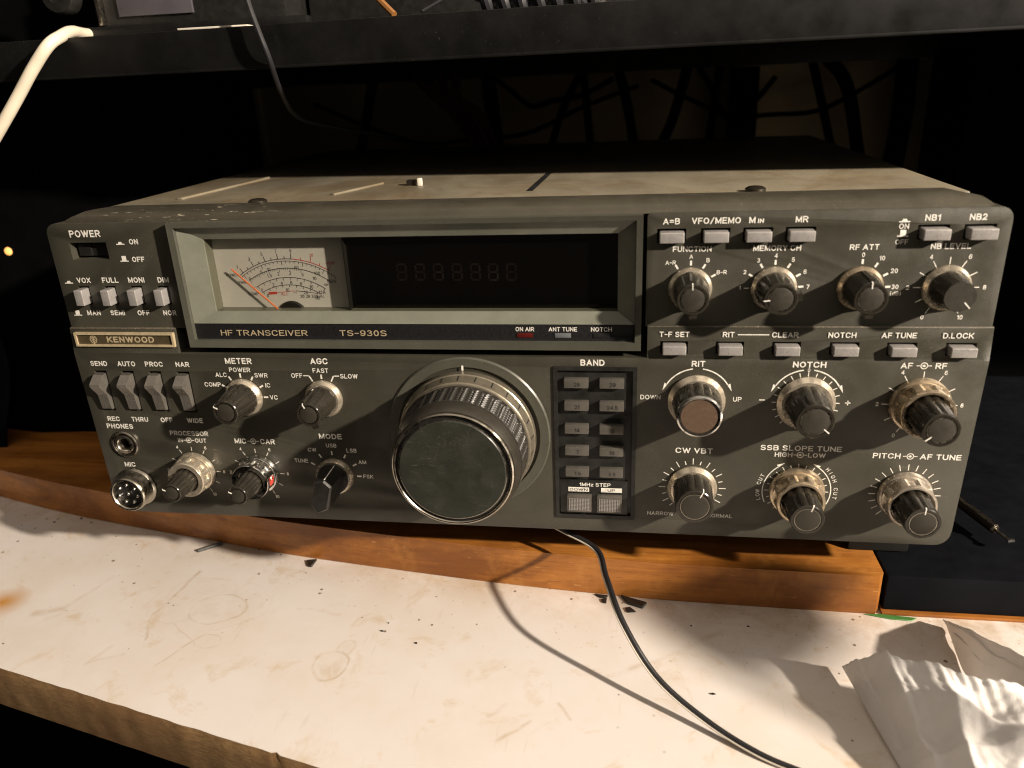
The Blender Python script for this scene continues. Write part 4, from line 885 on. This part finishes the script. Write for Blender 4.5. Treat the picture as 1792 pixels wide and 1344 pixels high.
# --- main tuning knob
def tuning():
    x, z = low(-11.8, 45.0)
    e = MB(); e.lathe([(34.8, 0), (34.8, .5), (34.2, 1.1), (30.6, .9), (30.2, .4), (30.0, -1.0)], x, z, PL, 96, cap0=False, cap1=False)
    es = part(e, 'tuning_surround', 'rim', loc=(x, PL, z), smooth=30)
    ix, iz = low(-13.2, 75.6); done(MB().line(x-.6, iz+1.0, x-.6, iz-1.2, .8, PL-1.14), 'index_line', 'white', es, (x, PL, iz), 0, False)
    g = MB(); N = 38; m_ = 10; rows = 7
    def fn(a, r, d):
        if not 12.6 < d < 25.2 or r < 24: return r
        u = (a*N/(2*math.pi)) % 1; v = ((d-12.6)/12.6*rows + .30*math.cos(2*math.pi*(u-.5))) % 1
        return r-1.3*abs(2*u-1)**5-.55*(1+math.cos(2*math.pi*v))*(1-.6*abs(2*u-1)**5)
    pr = [(26.8, 11.5), (26.9, 12.4)]+[(26.9-.6*k/70, 12.6+12.6*k/70) for k in range(71)]+[(26.2, 25.4), (26.1, 25.7)]
    g.lathe(pr, x, z, PL, N*m_, fn)
    k = part(g, 'tuning_knob', 'rubber', loc=(x, PL, z), smooth=60, label='large tuning knob with knurled grip')
    r = MB(); r.lathe([(29.0, 1.5), (29.0, 4.8), (28.6, 5.2), (27.9, 11.0), (27.4, 11.5), (27.3, 12.0), (24, 12.2)], x, z, PL, 128); part(r, 'index_ring', 'ringgrey', k, loc=(x, PL, z))
    t = MB()
    for i in range(50):
        a = math.radians(i*7.2*2+6); c, s = math.cos(a), math.sin(a); w = Vector((-s, 0, c))*.25; P = lambda rr, d: Vector((x+rr*c, PL-d, z+rr*s))
        if i >= 25: break
        A, B = P(28.66, 5.6), P(28.15, 9.6); t.add([tuple(q) for q in (A-w, A+w, B+w, B-w)], [(0, 1, 2, 3)])
    done(t, 'ring_graduation', 'ink', k, (x, PL, z), 0, False)
    d = MB(); d.lathe([(25, 25.4), (26.0, 25.9), (25.7, 28.2), (24.9, 31.2), (24.4, 32.0)], x, z, PL, 96); part(d, 'dark_collar', 'darkmetal', k, loc=(x, PL, z))
    c_ = MB(); c_.lathe([(24.2, 31.4), (24.0, 32.8), (23.5, 33.2), (23.0, 33.2), (22.7, 32.8)], x, z, PL, 96, cap0=False, cap1=False); part(c_, 'bright_ring', 'rimsteel', k, loc=(x, PL, z))
    b = MB(); b.lathe([(22.7, 31.5), (22.4, 32.3), (21.2, 32.5), (21.1, 32.0)], x, z, PL, 96, cap0=False, cap1=False); part(b, 'black_ring', 'blackpl', k, loc=(x, PL, z))
    q = MB(); q.lathe([(21.15, 31), (21.1, 33.0), (20.8, 33.3), (.1, 33.45)], x, z, PL, 96); part(q, 'end_cap', 'tunecap', k, loc=(x, PL, z))
    h = MB(); h.lathe([(21.5, 32.4), (21.4, 33.0), (21.15, 33.1), (21.1, 32.4)], x, z, PL, 96, cap0=False, cap1=False); part(h, 'cap_ring', 'steel', k, loc=(x, PL, z))
tuning()

# ================================================================== things round the radio
# twin lead hanging from under the radio on to the bench
def lead():
    P = [at_z(960, 915, -4), at_z(990, 930, -6), at_z(1045, 962, -8), at_z(1062, 1012, -9.5), at_z(1092, 1092, -15), at_z(1150, 1185, -28), at_z(1235, 1260, -35.5), at_z(1330, 1320, -38.3), at_z(1430, 1362, -38.6), at_z(1560, 1420, -38.6)]
    sp = spline(P, 10); a = MB(); a.tube(sp, 1.15, 10)
    root = done(a, 'twin_lead', 'bcable', None, tuple(sp[0])); tag(root, 'thin black and white twin lead drooping from under the radio across the bench', 'cable')
    off = [p+Vector((-1.15, -.55, -.25)) for p in sp]
    b = MB(); b.tube(off, .42, 8); done(b, 'pale_conductor', 'wirew', root)
lead()
# bits of black tape and the green strip by the board
def scrap(name, pts, h, mt, label, cat, group=None):
    mb = MB(); q = [at_z(px_, py_, ZT)[:2] for px_, py_ in pts]
    mb.bevel(mb.prism([tuple(v) for v in q], ZT+.1, ZT+h, 'z'), .15, 1); tag(done(mb, name, mt), label, cat, group)
scrap('tape_scrap', [(1040, 1041), (1064, 1044), (1062, 1048), (1050, 1047)], .9, 'blackpl', 'small black tape scrap against the board, left of the twin lead', 'scrap', 'black tape scraps on the bench')
scrap('tape_scrap', [(1052, 1050), (1062, 1049), (1061, 1057), (1055, 1056)], .9, 'blackpl', 'tiny black tape crumb just below the scrap left of the twin lead', 'scrap', 'black tape scraps on the bench')
scrap('tape_scrap', [(1086, 1044), (1132, 1057), (1124, 1066), (1098, 1058)], 1.2, 'blackpl', 'largest black tape scrap, just right of the twin lead', 'scrap', 'black tape scraps on the bench')
scrap('tape_scrap', [(1094, 1066), (1102, 1064), (1113, 1072), (1098, 1073)], .9, 'blackpl', 'black tape scrap in front of the largest one beside the lead', 'scrap', 'black tape scraps on the bench')
scrap('tape_scrap', [(537, 983), (555, 981), (546, 993), (540, 993)], 1.2, 'blackpl', 'black tape scrap poking out under the board below the mode knob', 'scrap', 'black tape scraps on the bench')
st = MB(); st.tube([at_z(346, 964, ZT+.9), at_z(368, 957, ZT+.9), at_z(390, 950, ZT+.9)], .85, 6); tag(done(st, 'black_stick', 'blackpl'), 'short thin black stick lying against the board on the bench', 'stick')
scrap('green_strip', [(1512, 1076), (1540, 1076), (1604, 1083), (1596, 1088), (1560, 1085)], .6, 'green', 'narrow green plastic strip under the end of the board', 'strip')
for i, (px_, py_) in enumerate(((1210, 1096), (1310, 1097), (1247, 1215), (680, 1091), (668, 1105), (96, 914), (160, 915), (142, 908), (728, 1126))):
    p = at_z(px_, py_, ZT); a = i*1.3; mb = MB(); L = .45+.2*(i % 3)
    mb.prism([(p.x+math.cos(a+t)*L*(1.4 if k % 2 else .6), p.y+math.sin(a+t)*L*.5) for k, t in enumerate((0, 1.2, 2.4, 3.5, 5))], ZT+.05, ZT+.5, 'z')
    tag(done(mb, 'crumb', 'ink'), ('dark crumb lying on the white bench top in front of the wooden board'), 'crumb', 'dark crumbs scattered on the bench')

# tissues
def sheet(name, top, bot, nu, nv, zf, label):
    T = spline([at_z(*p) for p in top], 16); Bt = spline([at_z(*p) for p in bot], 16); n = len(T)-1
    mb = MB(); g = []
    for i in range(nu+1):
        u = i/nu; k = u*n; a = int(min(k, n-1)); t = T[a].lerp(T[a+1], k-a); b = Bt[a].lerp(Bt[a+1], k-a); row = []
        for j in range(nv+1):
            v = j/nv; p = t.lerp(b, v); h = zf(u, v, p); row.append(mb.bm.verts.new((p.x, p.y, max(ZT+.3, p.z+h))))
        g.append(row)
    for i in range(nu):
        for j in range(nv): mb.bm.faces.new((g[i][j], g[i+1][j], g[i+1][j+1], g[i][j+1]))
    o = done(mb, name, 'tissue', smooth=80); md = o.modifiers.new('thickness', 'SOLIDIFY'); md.thickness = .00025
    tag(o, label, 'tissue', 'crumpled tissues on the bench'); return o
def gau(x, c, w): return math.exp(-((x-c)/w)**2)
def tent(x, c, w): return math.sqrt(max(0., 1-abs(x-c)/w)**2+.02)-.14      # a fold with a soft crest
def zf1(u, v, p):
    e = min(1, 7*u)
    h = 6.0*tent(u, .26-.07*v, .10)*(1-v)**.5*e + 7*tent(u-.10*v, .44-.20*v, .15)*min(1, .3+v*1.6) + 9*tent(u, .64-.10*v+.05*math.sin(5*v), .17)*(.35+.65*v)
    h += 5*tent(v, .42+.9*(u-.5), .20)*min(1, max(0, (u-.25)*4)) + 5*tent(v, .78-.35*u, .16)*e + .30*math.sin(150*u+14*v*v)*(1-v)**3*e
    return h + 3.0*noise.noise((u*5, v*4, 1.0))*e + .9*noise.noise((u*12, v*9, 4.0))*e + .3*noise.noise((u*34, v*26, 2.0))*e
sheet('tissue', [(1473, 1166, -37), (1500, 1154, -28), (1560, 1156, -20), (1640, 1166, -15), (1712, 1192, -14), (1800, 1210, -15), (1950, 1240, -20), (2150, 1260, -30)],
      [(1630, 1440, -39.5), (1660, 1440, -38), (1700, 1440, -34), (1760, 1445, -31), (1830, 1450, -31), (1920, 1460, -31), (2060, 1460, -33), (2250, 1440, -36)], 130, 80, zf1, 'crumpled white tissue in front, its pointed corner towards the twin lead')
def zf2(u, v, p): return 6*tent(v, .30+.25*u, .22)*min(1, 4*u)+4*tent(v, .75-.2*u, .2)*min(1, 3*u)+2.0*noise.noise((u*5, v*4, 7.0))*min(1, 5*u)+.6*noise.noise((u*14, v*9, 2.0))
sheet('tissue', [(1650, 1084, -35), (1690, 1098, -24), (1740, 1124, -18), (1800, 1154, -16), (1920, 1200, -20), (2100, 1230, -30)],
      [(1658, 1098, -39), (1672, 1140, -39.5), (1702, 1196, -39.5), (1790, 1230, -38), (1920, 1270, -37), (2100, 1290, -36)], 80, 40, zf2, 'white tissue behind the front one, its folded top edge near the black board')
def shade_blocker():                 # unseen dome on a stand, added to throw soft shade on the bench's right end
    t = empty('desk_lamp', (455, -235, ZT)); tag(t, 'small black dome headed desk lamp, switched off, at the right end of the bench', 'lamp')
    hx_, hy_, hz_ = 376, -152, 124
    def up(prof, cx, cy, name, mt, n=40):
        mb = MB(); rings = [[mb.bm.verts.new((cx+r*math.cos(2*math.pi*i/n)*(1+.10*math.sin(3*2*math.pi*i/n+1)*(r > 15)), cy+r*math.sin(2*math.pi*i/n), z)) for i in range(n)] for r, z in prof]
        for p, q in zip(rings, rings[1:]):
            for i in range(n): mb.bm.faces.new((p[i], p[(i+1) % n], q[(i+1) % n], q[i]))
        return done(mb, name, mt, t)
    up([(23, hz_-3), (24, hz_), (22.5, hz_+8), (17, hz_+16), (9, hz_+21), (4, hz_+23), (.1, hz_+23.5)], hx_, hy_, 'lamp_shade', 'blackpl')
    up([(.1, ZT+.2), (48, ZT+.2), (48, ZT+6), (44, ZT+9), (10, ZT+13), (.1, ZT+13)], 455, -235, 'lamp_base', 'blackpl')
    g = MB(); g.tube(spline([(455, -235, ZT+12), (458, -238, 60), (452, -230, 150), (420, -195, 172), (hx_, hy_, hz_+22)], 10), 3.5, 10); done(g, 'gooseneck', 'screw', t)
shade_blocker()

# black board and connector on the right
bb = MB(); bb.box(167.5, 345, 5.5, 250, ZT+1.6, ZB-.6, 1.2); bo = done(bb, 'black_board', 'traymat'); done(MB().box(166.8, 345, 3.8, 250, ZT+.1, ZT+1.5, .2), 'thin_base', 'wood', bo); tag(bo, 'black vinyl covered board lying beside the wooden one', 'board')
def plug():
    a, b = at_z(1672, 874, -13), at_z(1742, 927, -14); c = at_z(1768, 947, -14.5); o0 = a-(b-a)*1.2
    t = empty('cable_plug', (a+b)/2); tag(t, 'slim metal cable plug poking out on the right behind the radio', 'plug')
    mb = MB(); mb.tube([o0, a, a.lerp(b, .98), b], lambda k: 2.3 if k < .97 else 1.6, 16); done(mb, 'plug_barrel', 'screw', t)
    for k in (0, 1, 2): 
        w = Vector((0, 0, 1))*2.2 + Vector((-.7, -.7, 0))*(k-1)*1.3; r = MB(); r.tube([a+w*.95, b+w*.95], .28, 6); done(r, 'barrel_rib', 'steel', t)
    mb = MB(); mb.tube([b, c], .8, 10); done(mb, 'plug_pin', 'steel', t)
    mb = MB(); mb.tube([c-Vector((1.2, 0, 0)), c+Vector((1.4, 0, .6))], 1.1, 8); done(mb, 'plug_tip', 'chrome', t)
plug()
# dark cabinets closing the recess
lb = empty('black_cabinet', (-360, 195, ZT)); tag(lb, 'black cabinet with a small amber lamp standing left of the radio', 'cabinet')
done(MB().box(-900, -208, 150, 255, ZT+.2, 192, 3), 'cabinet_body', 'black', lb)
p = at_y(14, 440, 149.5); q = MB(); q.lathe([(2.6, -.5), (2.6, .4), (2.0, 1.2), (.1, 1.6)], p.x, p.z, 150, 20); done(q, 'indicator_lamp', 'led', lb)
rb = MB(); rb.box(263, 900, 255, 330, ZT+.2, 192, 3); tag(done(rb, 'black_cabinet', 'black'), 'plain black cabinet in the shade at the right behind the radio', 'cabinet')
cl = MB(); g = []
for i in range(25):
    row = []
    for j in range(31):
        u, v = i/24, j/30; p = Vector((-412+72*u+10*math.sin(v*5), 108+10*math.sin(u*9+v*2), 75-114*v)); row.append(cl.bm.verts.new((p.x+14*v*u, p.y-22*math.sin(math.pi*u)*(.4+.6*v), p.z)))
    g.append(row)
for i in range(24):
    for j in range(30): cl.bm.faces.new((g[i][j], g[i+1][j], g[i+1][j+1], g[i][j+1]))
o = done(cl, 'dark_cloth', 'blackcloth', smooth=80); o.modifiers.new('thickness', 'SOLIDIFY').thickness = .001; tag(o, 'dark blue cloth hanging at the far left of the bench', 'cloth')

# shelf above, with what stands on it; it runs slightly askew to the radio
SZ0, SZ1 = 195.2, 212.0
def SF(x): return 74-.096*(x+260)
sh = empty('metal_shelf', (0, SF(0), SZ0)); tag(sh, 'black painted metal shelf above the radio', 'shelf')
def slab(name, d0, d1, z0, z1, bev):
    mb = MB(); mb.bevel(mb.prism([(-640, SF(-640)+d0), (640, SF(640)+d0), (640, SF(640)+d1), (-640, SF(-640)+d1)], z0, z1, 'z'), bev, 2); done(mb, name, 'blackmetal', sh)
slab('front_rail', 0, 1.6, SZ0, SZ1, .5); slab('rail_lip', 0, 9, SZ0-.9, SZ0+.3, .3); mb = MB(); mb.bevel(mb.prism([(-640, SF(-640)+1.7), (640, SF(640)+1.7), (640, 419), (-640, 419)], SZ1-2, SZ1-.2, 'z'), .3, 2); done(mb, 'shelf_plate', 'blackmetal', sh); slab('rear_rail', 300, 309, 187, SZ1-2.2, .5)
def unit():
    t = empty('electronic_unit', (-170, 120, SZ1)); tag(t, 'black electronic unit with side knob and grey face on the shelf', 'device')
    done(MB().box(-214, -112, 104, 220, SZ1+2.5, 290, 2), 'case', 'blackpl', t)
    done(MB().box(-218, -100, 99, 106, SZ1+1.0, SZ1+6.5, 1.5), 'base_strip', 'blackmetal', t)
    done(MB().box(-200, -160, 102.5, 104.5, 222.5, 262, .4), 'face_plate', 'greyface', t)
    done(MB().box(-210, -208, 100, 104, 219, 250, .3), 'bright_edge', 'steel', t)
    k = MB(); c = at_y(112, 0, 98); k.lathe([(9, 0), (9, 6), (8, 7.5), (4, 8), (3.8, 7.4), (.1, 7.3)], c.x, c.z+2, 100, 32); n = done(k, 'side_knob', 'blackpl', t)
    done(MB().box(c.x-8.5, c.x-2, 90.6, 91.6, c.z+1, c.z+5, .3), 'knob_mark', 'greylamp', n)
unit()
b3 = MB(); b3.box(-460, -222, 135, 230, SZ1, 290, 2); tag(done(b3, 'black_box', 'black'), 'dark box at the far left end of the shelf behind the white cable', 'box')  # black box added so the wall above this end of the shelf stays dark
tg = MB(); a0, a1 = at_y(352, 50, 84), at_y(468, 44, 84); tg.box(a0.x, a1.x, SF(a0.x)-.5, SF(a0.x)+8, SZ1+.0, SZ1+.8, .2); tag(done(tg, 'paper_tag', 'tag'), 'pale paper tag lying on the front edge of the shelf', 'tag')
b2 = MB(); b2.box(-110, 60, 128, 200, SZ1, 270, 2); tag(done(b2, 'black_box', 'blackpl'), 'long plain black box at the back of the shelf behind the coiled cord', 'box')
oc = MB(); p0, p1 = at_y(652, -12, 96), at_y(690, 26, 90); oc.tube([p0, p1], 1.6, 8); tag(done(oc, 'orange_stick', 'orange'), 'orange brown stick leaning on the shelf edge', 'stick')
oc = MB(); p0, p1 = at_y(738, 20, 92), at_y(800, -16, 100); oc.tube([p0, p1], 1.5, 8, .5); tag(done(oc, 'grey_strip', 'gcable'), 'grey flat strip leaning on the shelf beside the orange stick', 'strip')
hx = []; c0, c1 = at_y(838, 2, 108), at_y(1052, -2, 108)
for i in range(7*16+1):
    t = i/(7*16); a = 2*math.pi*i/16; c = c0.lerp(c1, t); hx.append((c.x, c.y+5.6*math.cos(a), SZ1+8.6+5.6*math.sin(a)))
cc = MB(); cc.tube(hx, 2.9, 10); tag(done(cc, 'coiled_cord', 'gcable'), 'dark grey coiled microphone cord lying on the shelf', 'cord')
wc = MB(); P = [at_y(215, 52, 140), at_y(150, 62, 96), at_y(128, 66, 80), at_y(106, 64, 67), at_y(84, 80, 59), at_y(58, 120, 56), at_y(30, 172, 54), at_y(2, 222, 52), at_y(-60, 330, 50)]
P[0].z = SZ1+3.3; P[1].z = SZ1+3.3; P[2].z = SZ1+3.4
wc.tube(spline(P, 10), 2.7, 14); tag(done(wc, 'white_cable', 'wcable'), 'white power cable bent over the shelf edge at the upper left', 'cable')
gc = MB(); P = [at_y(424, -30, 55), at_y(440, 22, 54), at_y(470, 100, 55), at_y(492, 160, 72), at_y(524, 206, 110), at_y(600, 226, 150), at_y(680, 240, 185), at_y(762, 262, 225), at_y(860, 290, 262)]
P[-1].z = 142; P[-2].z = 143.5
gc.tube(spline(P, 10), 1.25, 10); tag(done(gc, 'thin_cable', 'gcable'), 'thin grey cable hanging from the shelf down behind the radio', 'cable')
# cables against the wall
G = 'dark cables hanging behind the radio'
HC = [((655, 135), (640, 220), (628, 285), 4.2, 'thick black cable leaning left, nearest the thin grey cable'),
      ((852, 120), (862, 200), (876, 290), 6.0, 'thickest black cable behind the radio, right of the dark red bundle'),
      ((1030, 105), (985, 190), (958, 285), 3.0, 'black cable slanting left, first of the crossing pair'),
      ((1020, 120), (1028, 200), (1036, 285), 3.0, 'straight black cable hanging beside the slanting one'),
      ((1075, 100), (1095, 170), (1112, 270), 4.0, 'curved black cable bulging right behind the tuning side'),
      ((1205, 150), (1180, 200), (1150, 270), 4.2, 'black cable slanting down left under the shelf middle'),
      ((1262, 100), (1252, 170), (1238, 265), 3.2, 'slim black cable hanging left of the wide black post'),
      ((1418, 90), (1436, 170), (1455, 260), 3.2, 'slim black cable right of the wide black post'),
      ((1440, 95), (1482, 150), (1500, 260), 5.0, 'black cable curving right near the right cabinet'),
      ((1590, 80), (1580, 190), (1560, 300), 8.0, 'wide black loom hanging at the right of the wall')]
for a, b, c, r, lab in HC:
    P = [at_y(*a, 372), at_y(*b, 366), at_y(*c, 372)]; P[0].z = max(P[0].z, 194); P = P+[P[-1]+(P[-1]-P[1])*.8]
    mb = MB(); mb.tube(spline(P, 8), r, 10); tag(done(mb, 'hanging_cable', 'black'), lab, 'cable', G)
ps = MB(); p = at_y(1305, 100, 385); ps.box(p.x-10, p.x+11, 380, 396, ZT+.2, 186.5, .5); tag(done(ps, 'black_post', 'black'), 'wide black upright post behind the radio right of centre', 'post')
random.seed(5)
for lab, (x0, z0), (x1, z1), sag, rr in (('thin dark lead looping low across the wall, longest of the loose ones', (-215, 172), (60, 176), 36, 1.6), ('dark lead sagging between the thickest cable and the crossing pair', (-60, 188), (40, 182), 22, 2.0),
                          ('dark lead sagging across the right half of the wall', (70, 180), (262, 184), 30, 1.8), ('short dark lead hanging in a tight loop by the black post', (105, 190), (165, 178), 34, 2.2)):
    P = [(x0+(x1-x0)*k/6, 378+random.uniform(-8, 8), z0+(z1-z0)*k/6-sag*math.sin(math.pi*k/6)*random.uniform(.75, 1.2)) for k in range(7)]
    mb = MB(); mb.tube(spline(P, 8), rr, 8); tag(done(mb, 'loose_lead', 'black'), lab, 'cable', 'loose leads tangled behind the radio')
rw = MB()
for k in range(4):
    P = [at_y(720+26*k, 128, 350), at_y(752+16*k, 160+4*k, 340), at_y(800+14*k, 205, 344), at_y(850+9*k, 280, 352)]; P[0].z = max(P[0].z, 190); rw.tube(spline(P, 8), 3.6, 8)
tag(done(rw, 'wire_bundle', 'redwire'), 'dark red bundle of wires sagging behind the radio', 'cable')
